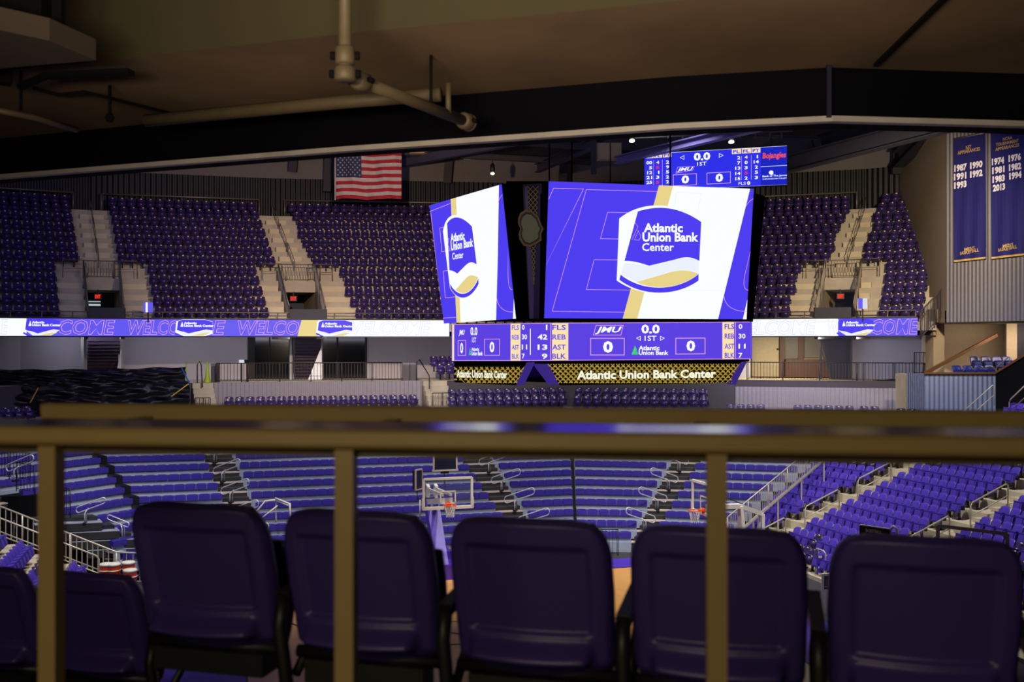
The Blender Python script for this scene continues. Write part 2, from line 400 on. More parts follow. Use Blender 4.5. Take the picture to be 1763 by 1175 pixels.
def rail_fence(name, pts, h, label, cat='railing', sp=.14, post=1.6, m=GRYM, r=.025, rb=.009, group=None, mid=None, posts=True):
    """handrail on posts with balusters that follows a base polyline"""
    pts = [Vector(p) for p in pts]
    t = thing(name, pts[0], label, cat, group)
    up = Vector((0, 0, h)); b = MB(); b.tube([p+up for p in pts], r, m)
    if sp or mid: b.tube([p+Vector((0, 0, mid or .1)) for p in pts], r*.7, m)
    b.build('top_rail', t)
    bb = MB(); k = 0
    for a, c in zip(pts, pts[1:]):
        L = (c-a).length; n = max(1, round(L/post))
        if posts:
            for i in range(n+1):
                if i == n and c is not pts[-1]: continue
                q = a.lerp(c, i/n); pb = MB(); pb.tube([q, q+up], r, m); pb.build('post', t)
        if sp:
            n = max(1, int(L/sp))
            for i in range(n):
                q = a.lerp(c, (i+.5)/n); bb.bar(q+Vector((0, 0, .1)), q+up, rb*2, rb*2, m)
    if sp: bb.build('balusters', t)
    return t
names3 = ['the leftmost upper doorway', 'the middle upper doorway', 'the right upper doorway']
for k, (pa, pb) in enumerate(VOM):
    f = lambda p, r, z: (UB.pt(p, r).x, UB.pt(p, r).y, z)
    rail_fence('doorway_railing', [f(pa, .3, uz(0)+.0), f(pa, 4, uz(4)), f(pb, 4, uz(4)), f(pb, .3, uz(0)+.0)], .92, 'grey balustrade framing %s' % names3[k], group=None, r=.035, post=2.0, rb=.012)
    # centre handrail up the aisle
    c0 = []
    for r in (5.2, 11.2):
        a, b = aisle_px(k, r); p = UB.par((a+b)/2, r); c0.append(f(p, r, 10.02+.597*(r-.7)))
    a, b = Vector(c0[0]), Vector(c0[1])
    for i, (u0, u1) in enumerate(((0, .3), (.36, .66), (.72, 1.0))):
        rail_fence('aisle_handrail', [a.lerp(b, u0), a.lerp(b, u1)], .95, 'thin grey handrail in the stair above %s, %s length' % (names3[k], ['lowest', 'middle', 'topmost'][i]), 'handrail', sp=0, post=1.6, r=.022, mid=.5, m=GRYM)
    # side landings guard
    for sgn, (x0, x1) in (('left', [(108, 143), (452, 484), (1388, 1432)][k]), ('right', [(196, 236), (530, 572), (1482, 1514)][k])):
        pA, pB = UB.par(x0, 4.3), UB.par(x1, 4.3)
        rail_fence('landing_rail', [f(pA, 4.2, uz(4)), f(pB, 4.2, uz(4))], .95, 'short grey guard rail on the %s landing beside %s' % (sgn, names3[k]), 'railing', sp=0, post=.8, mid=.5, m=mat('bronze_rail', (110, 88, 66), .5), r=.022)
# back rails along the top row
for (x0, x1, lb) in ((-60, 126, 'leftmost seat block'), (175, 446, 'second seat block'), (490, 985, 'seat block under the national flag'), (986, 1475, 'right seat block behind the scoreboard')):
    pA, pB = UB.par(x0, 12), UB.par(x1, 12); L, _ = UB.path(pA, pB, 11.95)
    rail_fence('back_rail', [(q.x, q.y, uz(11)) for q in L], 1.05, 'grey rail along the top row of the %s' % lb, 'railing', sp=0, post=2.4, m=GRYM, r=.05)
# front guard above the ribbon
for (x0, x1, lb) in ((-40, 770, 'left of the scoreboard'), (1288, 1578, 'right of the scoreboard')):
    L, _ = UB.path(UB.par(x0, 0), UB.par(x1, 0), 0)
    rail_fence('front_guard', [(q.x, q.y+.1, uz(0)) for q in L], .55, 'low grey guard rail above the ribbon display, %s' % lb, 'railing', sp=0, post=1.4, m=GRYM, r=.03, mid=.25)
# steep stair railing at the right end
rail_fence('stair_railing', [W(1641, 522, 47), W(1637, 530, 46.6), W(1585, 585, 45.8)], 1.3, 'dark sloping balustrade at the right end of the upper stand', sp=.12, m=mat('dark_rail', (48, 42, 44), .6), rb=.014, r=.035)

# ------------------------------------------------------------------ seats
GLINT = mat('painted_glint_pale', (255, 226, 170), .3, spec=.8)  # pale chip imitating the highlight glint on each upper seat back
def seat_parts(tilt=.0, m=P_SEAT, fold=True):
    """far stadium seat, origin on the tread under the back, facing -Y"""
    back = MB(); V = []; F = []; nu, nv = 6, 5
    def pt(i, j, d):
        u = -1+2*i/nu; v = j/nv; wdt = .225*(1-.12*max(0, v-.6)/.4); z = .42+.44*v
        if j == nv: z -= .035*abs(u)**4
        x = u*wdt; y = .10+.20*v-.05*(1-u*u)*-1*.6-d
        return (x, y-.03*u*u, z)
    for d in (0, .035):
        for j in range(nv+1):
            for i in range(nu+1): V.append(pt(i, j, d))
    n = (nu+1)*(nv+1)
    for j in range(nv):
        for i in range(nu):
            a = j*(nu+1)+i; F.append((a, a+1, a+nu+2, a+nu+1)); F.append((n+a, n+a+nu+1, n+a+nu+2, n+a+1))
    for j in range(nv):
        a = j*(nu+1); F.append((a, a+nu+1, n+a+nu+1, n+a)); a += nu; F.append((a, n+a, n+a+nu+1, a+nu+1))
    for i in range(nu):
        a = nv*(nu+1)+i; F.append((a, a+1, n+a+1, n+a)); F.append((i, n+i, n+i+1, i+1))
    back.mesh(V, F, m, True)
    pan = MB()      # tipped-up pan: shallow tray with raised lip
    c = Vector((0, -.05, .47)); up = Vector((0, .05, .17)); rt = Vector((.195, 0, 0)); th = Vector((0, -.07, .015))
    pan.obox(c, rt, th, up, m); pan.obox(c+th*1.15, rt*.72, th*.25, up*.72, m)
    pan.obox(c+up*1.0, rt*.98, th*1.35, Vector((0, .003, .02)), m)
    leg = MB(); leg.obox((0, .1, .22), (.03, 0, 0), (0, .04, 0), (0, 0, .22), BLK); leg.obox((0, .07, .42), (.25, 0, 0), (0, .03, 0), (0, 0, .025), BLK); leg.obox((0, .09, .01), (.05, 0, 0), (0, .1, 0), (0, 0, .01), BLK)
    arm = MB(); arm.obox((.255, 0, .6), (.018, 0, 0), (0, .14, 0), (0, 0, .018), m); arm.obox((.255, .1, .5), (.015, 0, 0), (0, .035, 0), (0, 0, .1), BLK)
    glint = MB(); glint.obox((0, .228, .80), (.042, 0, 0), (0, .012, .006), (0, -.012, .028), GLINT)
    return [('backrest', back), ('seat_pan', pan), ('pedestal', leg), ('armrest', arm), ('number_plate', glint)]  # number_plate is the painted glint chip, not a real plate
SP = seat_parts()
def merged_data(parts, m):
    V = []; F = []; MI = []
    for _, b in parts:
        i = len(V); V += b.v
        F += [tuple(i+a for a in f) for f in b.f]
        MI += [{BLK: 1, GLINT: 2}.get(b.mats[k], 0) for k in b.mi]
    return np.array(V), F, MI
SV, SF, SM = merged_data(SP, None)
stuff_list = []     # (pos, angle)
def seat_row(a, b, z, spacing=.52, inset=.26):
    """seat places from a to b (Vectors) with facing angle"""
    d = b-a; L = d.length
    n = int((L-.1)/spacing)
    if n < 1: return []
    d = d.normalized(); off = (L-n*spacing)/2; out = []
    return [(a+d*(off+spacing*(i+.5)), z, math.atan2(d.y, d.x)) for i in range(n)]
# upper stand: blocks with row-dependent limits
def lim(r, hi5, hi11, lo0, lo4):
    return hi5+(hi11-hi5)*(r-5)/6 if r >= 5 else lo0+(lo4-lo0)*r/4
BL = [(lambda r: -45, lambda r: lim(r, 146, 125, 108, 100)), (lambda r: lim(r, 193, 177, 262, 245), lambda r: lim(r, 482, 448, 466, 449)),
      (lambda r: lim(r, 529, 489, 602, 577), lambda r: 983), (lambda r: 987, lambda r: lim(r, 1437, 1471, 1364, 1387)), (lambda r: lim(r, 1478, 1508, 1502, 1518), lambda r: 1559+(1614-1559)*(11-r)/7 if r >= 4 else 1600+3*r)]
upper = []
for lo, hi in BL:
    for r in range(12):
        pa, pb = UB.par(lo(r), r+.4), UB.par(hi(r), r+.4); L, _ = UB.path(pa, pb, r+.42)
        for a, b in zip(L, L[1:]): upper += seat_row(a, b, uz(r))
def far_seat_mesh(places, name, m):
    V = []; F = []; MI = []; k = 0; n = len(SV)
    for p, z, a in places:
        c, s_ = math.cos(a), math.sin(a)
        X = SV[:, 0]*c-SV[:, 1]*s_+p.x; Y = SV[:, 0]*s_+SV[:, 1]*c+p.y; Z = SV[:, 2]+z
        V += list(zip(X.tolist(), Y.tolist(), Z.tolist())); F += [tuple(k+i for i in f) for f in SF]; MI += SM; k += n
    me = bpy.data.meshes.new(name); me.from_pydata(V, [], F); me.materials.append(m); me.materials.append(BLK); me.materials.append(GLINT)
    me.polygons.foreach_set('material_index', MI); me.polygons.foreach_set('use_smooth', [len(f) == 4 for f in F]); me.update()
    o = bpy.data.objects.new(name, me); COL.objects.link(o); return o

# ------------------------------------------------------------------ bleachers at the far end
BF = Fan([(0, 0)]*7, [(0, 0)]*7, 14)
Q8 = [(-20.9, 38.2), (-17.6, 43.7), (-12.95, 45.0), (-1.55, 48.1), (3.0, 49.55), (8.6, 48.45), (14.4, 47.1)]
OV = [(-.75, .45), (-.62, .70), (-.37, .72), (-.32, .68), (.03, .82), (.38, .70), (.5, .66)]
BF.F = [Vector((q[0]-8*v[0], q[1]-8*v[1], 0)) for q, v in zip(Q8, OV)]
BF.B = [Vector((q[0]+6*v[0], q[1]+6*v[1], 0)) for q, v in zip(Q8, OV)]
def bz(r): return .43+.34*r
def offp(p, d, n): return p+n*d
def bench_block(pa0, pb, label, rmin=0, rmax=14):
    """one telescopic block: decks and a bench per row"""
    pf = pa0 if callable(pa0) else (lambda r: pa0)
    pg = pb if callable(pb) else (lambda r: pb)
    c = BF.pt((pf(8)+pg(8))/2, 0); t = thing('bleacher_block', (c.x, c.y, 0), label, 'bleachers')
    for r in range(rmin, rmax):
        A, B = BF.pt(pf(r), r), BF.pt(pg(r), r); d = (B-A).normalized(); n = Vector((-d.y, d.x, 0))
        z = bz(r); A2, B2 = A+n*.82, B+n*.82
        dk = MB(); dk.prism([(A.x, A.y), (B.x, B.y), (B2.x, B2.y), (A2.x, A2.y)], z-.06 if r else 0, z, C_DECK)
        if r: dk.prism([(p.x, p.y) for p in (A, B, B+n*.03, A+n*.03)], z-.34, z-.06, C_DECK)
        a, b = A+n*.1, B+n*.1; dk.prism([(p.x, p.y) for p in (a, b, b+n*.04, a+n*.04)], z, z+.2, C_DECK)
        dk.build('deck', t)
        bn = MB(); nn = max(1, round((B-A).length/.46))
        for i in range(nn):
            p, q = A.lerp(B, (i+.015)/nn), A.lerp(B, (i+.985)/nn); p0, q0 = p+n*.03, q+n*.03
            bn.prism([(v.x, v.y) for v in (p0, q0, q0+n*.26, p0+n*.26)], z+.185, z+.40, P_BENCH)
            m0 = (p0+q0)/2+n*.22
            bn.obox((m0.x, m0.y, z+.40), d*.16, n*.05, (0, 0, .02), P_BENCH)
        bn.build('bench', t)
    return t
def bp_of(px, py_r): return BF.par(px, py_r)
A3 = [(1.845, 2.115)]
AI = {'a3': (bp_of(360, 8), bp_of(412, 8)), 'a4': (bp_of(798, 8), bp_of(852, 8)), 'a5': (bp_of(1155, 8), bp_of(1206, 8))}
bench_block(1.015, AI['a3'][0], 'grey and purple bleacher block between the corner split and the leftmost dark aisle')
bench_block(AI['a3'][1], AI['a4'][0], 'long grey and purple bleacher block behind the glass basketball hoop')
bench_block(AI['a4'][1], 3.985, 'grey and purple bleacher block just left of the dark vertical joint')
bench_block(4.015, AI['a5'][0], 'grey and purple bleacher block just right of the dark vertical joint')
RX = [1250, 1264, 1278, 1294, 1310, 1331, 1352, 1373, 1395, 1412, 1430, 1445, 1458, 1470]
bench_block(AI['a5'][1], lambda r: BF.par(RX[r], r), 'grey and purple bleacher block at the right, beside the sloping balustrade')
LX = {1: 214, 2: 196, 3: 163, 4: 136, 5: 108, 6: 80, 7: 40}
bench_block(lambda r: max(.18, BF.par(LX[r], r)) if r in LX else .18, .985, 'angled grey and purple bleacher block at the far left corner', 1, 14)
# dark joints and understructure
for p, lbj in ((1.0, 'black joint posts stepping up where the left bleacher blocks meet'), (4.0, 'black vertical joint stepping up in the centre of the bleachers')):
    mb = MB()
    for r in range(0, 14):
        a = BF.pt(p, r+.05); b = BF.pt(p, r+.9); d = Vector((.06 if p == 4 else .2, 0, 0))
        mb.prism([(a.x-d.x, a.y-.05), (a.x+d.x, a.y-.05), (b.x+d.x, b.y), (b.x-d.x, b.y)], bz(r)-.34, bz(r)+.47, BLK)
    tag(mb.build('bleacher_joint'), lbj, 'bleachers')
def steps(key, pa, pb, label, r0=0, r1=14, wl=True):
    c = BF.pt((pa+pb)/2, 0); t = thing('bleacher_aisle', (c.x, c.y, 0), label, 'stairs')
    dk = MB(); ns = MB()
    for r in range(r0, r1):
        for h in (0, .5):
            A, B, C, D = BF.pt(pa, r+h), BF.pt(pb, r+h), BF.pt(pb, r+h+.5), BF.pt(pa, r+h+.5)
            z = bz(r)+(.17 if h else 0)
            dk.prism([(p.x, p.y) for p in (A, B, C, D)], z-.2 if r else 0, z, C_DARK)
            if True:
                d = (B-A).normalized(); n = Vector((-d.y, d.x, 0))
                if h == 0: ns.prism([(p.x, p.y) for p in (A-n*.02, B-n*.02, B+n*.3, A+n*.3)], z-.035, z+.012, C_NOSE)
                else: ns.prism([(p.x, p.y) for p in (A-n*.01, B-n*.01, B+n*.02, A+n*.02)], z-.01, z+.01, GRYM)
    dk.build('step', t); ns.build('nosing', t)
    return t
steps('a3', *AI['a3'], 'dark bleacher aisle with pale nosings, behind the second near seat from the left')
steps('a4', *AI['a4'], 'dark bleacher aisle with pale nosings, right of the glass hoop')
steps('a5', *AI['a5'], 'dark bleacher aisle with pale nosings, left of the rightmost near post')
steps('a2', .02, .175, 'dark bleacher aisle at the far left edge of the bleachers', 7, 12)
def loop_rail(c, inward, label, sx=1.0, n=9, sc=1.0):
    """stadium loop on a bent post"""
    c = Vector(c); d = Vector((inward[0], inward[1], 0)).normalized(); up = Vector((0, 0, 1))
    e1 = (d*.92+up*.34).normalized(); e2 = (up*.92-d*.2).normalized(); L, r = .62*sc, .15*sc
    cen = c+up*.72+d*.2; P = []
    for s_, a0 in ((1, -90), (-1, 90)):
        for i in range(n):
            a = math.radians(a0+180*i/(n-1)); P.append(cen+e1*(s_*L+math.cos(a)*r)+e2*math.sin(a)*r)
    t = thing('aisle_loop_rail', c, label, 'handrail', 'loop handrails in the bleacher aisles')
    b = MB(); b.tube(P, .025, CHRM, 6, True); b.build('loop', t)
    b = MB(); s0 = Vector((-d.y, d.x, 0))*.09
    for q in (s0, -s0): b.tube([c+q, c+q+up*.45, cen-e2*r-d*.1], .022, CHRM)
    b.obox(c+up*.04, s0*1.5, d*.06, up*.03, BLK); b.build('post', t)
for key, inw, word in (('a3', (.9, -.35), 'leftmost'), ('a4', (.9, -.35), 'middle'), ('a5', (-.9, -.35), 'right')):
    pa, pb = AI[key]; words = {1: 'lowest', 3: 'second lowest', 5: 'middle', 7: 'second highest', 9: 'highest'}
    for r in (1, 3, 5, 7, 9):
        p = BF.pt(pa+(pb-pa)*.45, r); loop_rail((p.x, p.y, bz(r)), inw, 'pale tubular loop handrail in the %s dark bleacher aisle, %s one' % (word, words[r]))
# left corner: dark steps and loops
mb = MB(); lbl = ('dark stepped platform edge of the bleachers at the far left, pale treads')
t = thing('corner_steps', W(150, 950, 38.5), lbl, 'stairs')
dk, ns = MB(), MB()
ST = [(205, 938, 38.6, .9), (175, 918, 38.2, 1.5), (150, 898, 37.8, 2.1), (128, 880, 37.4, 2.6)]
for i in range(6):
    c = Vector((-13.9-.62*i, 38.6-.1*i, 0)); z = .45+.34*i
    dk.obox((c.x, c.y, z-.14), (1.15, .3, 0), (-.2, .35, 0), (0, 0, .14), C_DARK); ns.obox((c.x, c.y, z+.01), (1.15, .3, 0), (-.2, .35, 0), (0, 0, .012), C_DECK)
    c2 = c+Vector((-.3, .3, .17)); dk.obox((c2.x, c2.y, z+.05), (1.1, .28, 0), (-.2, .25, 0), (0, 0, .12), C_DARK)
dk.build('step', t); ns.build('tread', t)
fr = MB()
for i in range(7):
    c = Vector((-14.6-.7*i, 38.3-.12*i, 0)); z = .3+.34*i
    fr.tube([c, (c.x, c.y, z)], .03, BLK); fr.tube([(c.x-.5, c.y, 0), (c.x+.1, c.y, z)], .02, BLK)
fr.build('frame', t)
mb = MB(); mb.obox((-21.5, 40.5, .9), (3.8, 1.0, 0), (-.3, .8, 0), (0, 0, .9), BLKM)
mb.obox((-19.9, 39.6, 1.5), (1.6, .4, 0), (-.2, .5, 0), (0, 0, 1.5), BLKM)
tag(mb.build('black_staging'), 'black understructure of the folded bleachers at the left edge', 'bleachers')
loop_rail(W(147, 903, 38.0), (.97, .1), 'pale loop handrail on the corner steps, right of the left near post', sc=.75)
loop_rail(W(212, 930, 38.3), (-.97, .1), 'pale loop handrail beside the first tall near seat', sc=.6)
loop_rail(W(27, 830, 38.0), (.9, -.3), 'pale loop handrail at the far left edge of the bleachers', sc=.9)
for (pts, lb) in (([W(-20, 822, 38.5), W(52, 830, 38.3)], 'black cage rail at the far left bleacher edge'), ([W(104, 890, 37.6), W(121, 892, 37.4)], 'black cage rail just right of the left near post'),
                  ([W(28, 846, 38.2), W(60, 852, 38.0)], 'black cage rail below the left loop handrail')):
    rail_fence('cage_rail', pts, 1.1, lb, sp=.12, m=BLK, post=.8, r=.018)

# ================================================================== MEZZANINE AND CONCOURSE
MF = 5.40; CF = 6.95
mb = MB()
for (pa, pb, ra, z) in ((0.0, 3.55, 14, MF), (3.55, 4.7, 14, MF), (4.7, 6, 14, 4.85)):
    A, ps = BF.path(pa, pb, ra); B = [BF.pt(p, 16.2) for p in ps]
    for i in range(len(A)-1):
        mb.face([(A[i].x, A[i].y, z), (A[i+1].x, A[i+1].y, z), (B[i+1].x, B[i+1].y, z), (B[i].x, B[i].y, z)], C_CONC)
        mb.face([(A[i].x, A[i].y, z-.8), (A[i+1].x, A[i+1].y, z-.8), (A[i+1].x, A[i+1].y, z), (A[i].x, A[i].y, z)], C_CREAM)
struct(mb, 'floor_mezzanine')
mb = MB(); A, ps = BF.path(0, 6, 16.2); B = [BF.pt(p, 24) for p in ps]
for i in range(len(A)-1): mb.face([(A[i].x, A[i].y, CF), (A[i+1].x, A[i+1].y, CF), (B[i+1].x, B[i+1].y, CF), (B[i].x, B[i].y, CF)], C_CREAM)
struct(mb, 'floor_concourse')
def mz(px0, px1, r=16.2): pa, pb = BF.par(px0, r), BF.par(px1, r); return BF.path(pa, pb, r)[0]
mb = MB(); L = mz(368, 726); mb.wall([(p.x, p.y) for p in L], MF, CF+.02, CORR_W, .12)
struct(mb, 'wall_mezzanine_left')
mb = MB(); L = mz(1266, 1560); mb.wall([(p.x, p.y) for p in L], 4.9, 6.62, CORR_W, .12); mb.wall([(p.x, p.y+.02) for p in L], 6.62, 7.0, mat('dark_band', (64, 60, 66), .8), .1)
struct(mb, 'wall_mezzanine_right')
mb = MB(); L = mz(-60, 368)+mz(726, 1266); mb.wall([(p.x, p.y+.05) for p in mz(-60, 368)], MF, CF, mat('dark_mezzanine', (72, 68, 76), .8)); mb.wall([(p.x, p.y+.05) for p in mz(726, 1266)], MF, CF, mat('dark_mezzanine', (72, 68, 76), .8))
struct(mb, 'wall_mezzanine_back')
# stair notches: steps up to the concourse
for x0, x1, z0, lb in ((330, 366, MF, 'short concrete steps beside the black plastic sheeting'), (727, 768, MF, 'short concrete steps left of the hanging scoreboard, below the concourse'), (1562, 1592, 4.85, 'short concrete steps beside the blue ribbed box')):
    mb = MB(); n = 6
    for i in range(n):
        a, b = BF.pt(BF.par(x0, 16.2), 14.6+.27*i), BF.pt(BF.par(x1, 16.2), 14.6+.27*i); c, d = BF.pt(BF.par(x1, 16.2), 16.3), BF.pt(BF.par(x0, 16.2), 16.3)
        mb.prism([(q.x, q.y) for q in (a, b, c, d)], z0, z0+(CF-z0)*(i+1)/n, C_CONC)
    tag(mb.build('concrete_steps'), lb, 'stairs')
# back wall of the concourse
def cw(px0, px1, r=22.5): return [(p.x, p.y) for p in mz(px0, px1, r)]
mb = MB(); mb.wall(cw(-80, 1292), CF, 9.5, WALLW); mb.wall(cw(1466, 1600), CF, 9.5, WALLW); struct(mb, 'wall_concourse')
mb = MB(); A, ps = UB.path(0, 5, 0); B = [UB.pt(p, 9) for p in ps]
for i in range(len(A)-1): mb.face([(A[i].x, A[i].y, 9.36), (A[i+1].x, A[i+1].y, 9.36), (B[i+1].x, B[i+1].y, 9.5), (B[i].x, B[i].y, 9.5)], mat('soffit_grey', (90, 88, 96), .9))
struct(mb, 'ceiling_concourse')
def panel(px0, px1, y0, y1, m, d=.06, r=22.5, name=None, label=None, cat=None, kind=None, parent=None):
    """upright panel standing on the concourse wall line, py limits turned into heights"""
    a, b = cw(px0, px1, r)[0], cw(px0, px1, r)[-1]; Y = (a[1]+b[1])/2
    z1 = CZ-(y0-587.5)/FPX*Y; z0 = max(CZ-(y1-587.5)/FPX*Y, CF)
    mb = MB(); mb.prism([(a[0], a[1]-d), (b[0], b[1]-d), (b[0], b[1]), (a[0], a[1])], z0, z1, m)
    o = mb.build(name or 'panel', parent)
    if label: tag(o, label, cat)
    if kind: tag(o, kind=kind)
    return o
panel(429, 505, 575, 657, DGLASS, name='door_1', kind='structure'); panel(557, 631, 575, 657, DGLASS, name='door_2', kind='structure')
panel(396, 429, 575, 657, WALLW, .1, name='trim_1', kind='structure')
mbx = BLK
for i, (x0, x1) in enumerate(((427, 440), (498, 503), (629, 632), (580, 583), (464, 466))): panel(x0, x1, 575, 657, BLK, .12, name='door_frame_%s' % 'abcde'[i] if False else 'trim_%d' % (2+i), kind='structure')
def stair_under(x0, x1, lb, m, ztop=9.45):
    a, b = cw(x0, x1, 19.5); a2, b2 = cw(x0, x1, 22.4)
    a, b, a2, b2 = [Vector((*q, 0)) for q in (a, b, a2, b2)]; mb = MB(); n = 14
    for i in range(n):
        f0, f1 = i/n, (i+1)/n; p, q, r_, s_ = a2.lerp(a, f0), b2.lerp(b, f0), b2.lerp(b, f1), a2.lerp(a, f1)
        z = CF+.0+(ztop-CF)*i/n; mb.prism([(v.x, v.y) for v in (p, q, r_, s_)], z, z+(ztop-CF)/n*1.5 if z < 9.2 else 9.45, m)
    tag(mb.build('stair_flight'), lb, 'stairs')
SU = mat('stair_underside', (62, 52, 72), .8)
stair_under(150, 207, 'dark underside of the stair flight behind the black plastic sheeting', SU)
stair_under(507, 553, 'dark stair flight between the dark glass doors', SU)
for x0, x1, i in ((144, 149, 20), (208, 213, 21), (501, 505, 22)): panel(x0, x1, 575, 640 if x0 < 400 else 657, mat('jamb', (168, 172, 168), .6), .35, 21, name='trim_%d' % i, kind='structure')
def tri(pts, r, m, name, lb, cat, th=.06):
    q = []
    for px, py in pts: p = cw(px-.1, px+.1, r)[0]; q.append(Vector((p[0], p[1], max(CF, CZ-(py-587.5)/FPX*p[1]))))
    n = len(q); V = q+[v+Vector((0, th, 0)) for v in q]; mb = MB()
    mb.mesh(V, [tuple(range(n)), tuple(range(n, 2*n))[::-1]]+[(i, n+i, n+(i+1) % n, (i+1) % n) for i in range(n)], m); return tag(mb.build(name), lb, cat)
tri([(554, 596), (554, 660), (530, 660)], 19.2, mat('bright_stringer', (236, 240, 238), .6), 'stair_side_panel', 'bright white triangular stair side panel between the dark glass doors', 'panel')
tri([(208, 602), (208, 640), (201, 640)], 19.2, mat('bright_stringer', (236, 240, 238), .6), 'stair_side_panel', 'narrow pale triangular stair side panel behind the black plastic sheeting', 'panel')
# right: lit lobby, doors, dark stair
RB = 22.5
mb = MB(); mb.wall(cw(1288, 1470, 25.5), CF, 9.5, mat('lobby_wall', (206, 186, 138), .8)); struct(mb, 'wall_lobby')
mb = MB(); L1, L2 = cw(1288, 1470, 22), cw(1288, 1470, 25.6)
mb.face([(*L1[0], CF), (*L1[-1], CF), (*L2[-1], CF), (*L2[0], CF)], mat('lobby_floor', (150, 110, 66), .6)); struct(mb, 'floor_lobby')
panel(1341, 1348, 573, 657, WOOD, .15, 25.4, name='trim_30', kind='structure'); panel(1373, 1382, 573, 628, WOOD, .15, 25.4, name='trim_31', kind='structure')
panel(1351, 1373, 573, 618, mat('roll_shutter', (128, 122, 104), .5), .1, 25.4, name='window_1', kind='structure'); panel(1384, 1412, 573, 616, mat('roll_shutter', (128, 122, 104), .5), .1, 25.4, name='window_2', kind='structure')
panel(1350, 1430, 619, 657, WOOD, .4, 25.3, name='service_counter', label='brown wooden service counter in the warm lit lobby at right', cat='counter')
dr = panel(1294, 1340, 576, 654, mat('lobby_door', (214, 198, 152), .6), .1, 25.3, name='door_3', kind='structure')
panel(1337, 1339, 600, 603, BLK, .3, 25.2, name='door_handle', parent=dr)
tri([(1410, 574), (1467, 574), (1467, 658), (1432, 658)], 20.5, mat('dark_stair_wall', (44, 42, 52), .7), 'stair_side_wall', 'dark sloped underside of the stair between lobby and white wall', 'stairs', .5)
for x in (1411, 1463): panel(x, x+3, 573, 657, mat('dark_rail', (48, 42, 44), .6), .15, 19.5, name='column', label='thin dark column %s the dark sloped stair' % ('left of' if x < 1430 else 'right of'), cat='column')
# concourse railings and furniture
for x0, x1, lb in ((372, 692, 'long dark balustrade on top of the ribbed wall, left of the scoreboard'), (1286, 1475, 'long dark balustrade above the ribbed wall at right, in front of the lobby'), (1476, 1592, 'dark balustrade above the ribbed wall at right, in front of the white wall')):
    L = mz(x0, x1, 16.4); rail_fence('concourse_railing', [(p.x, p.y, CF) for p in L], 1.0, lb, sp=.16, m=mat('dark_rail', (48, 42, 44), .6), post=1.7, r=.028, rb=.011)
L = mz(1574, 1606, 16.9); rail_fence('concourse_railing', [(p.x, p.y, CF+.4) for p in L], 1.15, 'short raised dark balustrade beside the tan column', sp=.16, m=mat('dark_rail', (48, 42, 44), .6), post=1.7, r=.028, rb=.011)
for x0, x1, y0, lb in ((694, 706, 624, 'left grey litter bin at the end of the concourse balustrade'), (707, 718, 624, 'right grey litter bin at the end of the concourse balustrade'), (365, 377, 626, 'dark grey litter bin beside the black plastic sheeting')):
    p = mz((x0+x1)/2-.1, (x0+x1)/2+.1, 16.9)[0]; w = (x1-x0)/FPX*p.y/2
    t = thing('litter_bin', (p.x, p.y, CF), lb, 'bin'); b = MB(); b.box(p.x-w, p.x+w, p.y-w, p.y+w, CF, CF+.85, mat('bin_grey', (74, 72, 78), .5)); b.build('bin_body', t)
    b = MB(); b.box(p.x-w*1.04, p.x+w*1.04, p.y-w*1.04, p.y+w*1.04, CF+.86, CF+.98, mat('bin_lid', (104, 104, 112), .5)); b.build('lid', t)
p = mz(357, 357.2, 16.8)[0]; t = thing('marker_cone', (p.x, p.y, CF), 'tall yellow-green folded floor sign beside the litter bin', 'sign')
b = MB(); b.lathe((p.x, p.y, CF), [(.17, 0), (.17, .05), (.1, .4), (.03, 1.1)], mat('lime', (150, 176, 40), .5), 10); b.build('cone', t)
p = mz(340, 340.2, 17)[0]; t = thing('glass_screen', (p.x, p.y, CF), 'clear glass guard panel with lime posts beside the black sheeting', 'screen')
b = MB(); b.box(p.x-.6, p.x+.6, p.y-.02, p.y+.02, CF, CF+1.05, GLASS); b.build('pane', t); b = MB(); b.box(p.x-.62, p.x-.58, p.y-.03, p.y+.03, CF, CF+1.08, mat('lime', (150, 176, 40), .5)); b.box(p.x-.6, p.x+.6, p.y-.03, p.y+.03, CF+1.05, CF+1.08, mat('lime', (150, 176, 40), .5)); b.build('frame', t)
p = mz(343, 343.2, 16.4)[0]; b = MB(); b.tube([(p.x-.1, p.y, CF-.6), (p.x-.1, p.y, CF+.95), (p.x, p.y, CF+1.1), (p.x+.1, p.y, CF+.95), (p.x+.35, p.y-.6, CF-.2)], .03, BLK); tag(b.build('stair_handrail'), 'black bent handrail beside the black plastic sheeting', 'handrail')
p = mz(722, 722.2, 16.4)[0]; b = MB(); b.tube([(p.x-.15, p.y, CF), (p.x-.15, p.y, CF+1.0), (p.x, p.y, CF+1.15), (p.x+.6, p.y-.8, CF+.3), (p.x+.6, p.y-.8, CF-.4)], .03, BLK); tag(b.build('stair_handrail'), 'black bent handrail right of the two grey litter bins', 'handrail')
for x, lb in ((416, 'left'), (425, 'right')):
    p = mz(x, x+.2, 17.5)[0]; t = thing('till_screen', (p.x, p.y, CF), 'small %s display screen on a stand behind the balustrade' % lb, 'monitor')
    b = MB(); b.box(p.x-.13, p.x+.13, p.y-.03, p.y+.03, CF+.98, CF+1.16, L_GRY if lb == 'left' else DGLASS); b.build('screen', t); b = MB(); b.box(p.x-.03, p.x+.03, p.y-.02, p.y+.02, CF, CF+.98, BLK); b.build('stand', t)
for (x0, x1, pa, h, z, lb) in ((336, 362, 14.7, .85, MF, 'black crowd gate in front of the steps beside the sheeting'), (744, 775, 14.7, .95, MF, 'black crowd gate in front of the steps left of the scoreboard')):
    L = mz(x0, x1, pa); rail_fence('crowd_gate', [(q.x, q.y, z) for q in L], h, lb, sp=.12, m=BLK, post=1, r=.022)
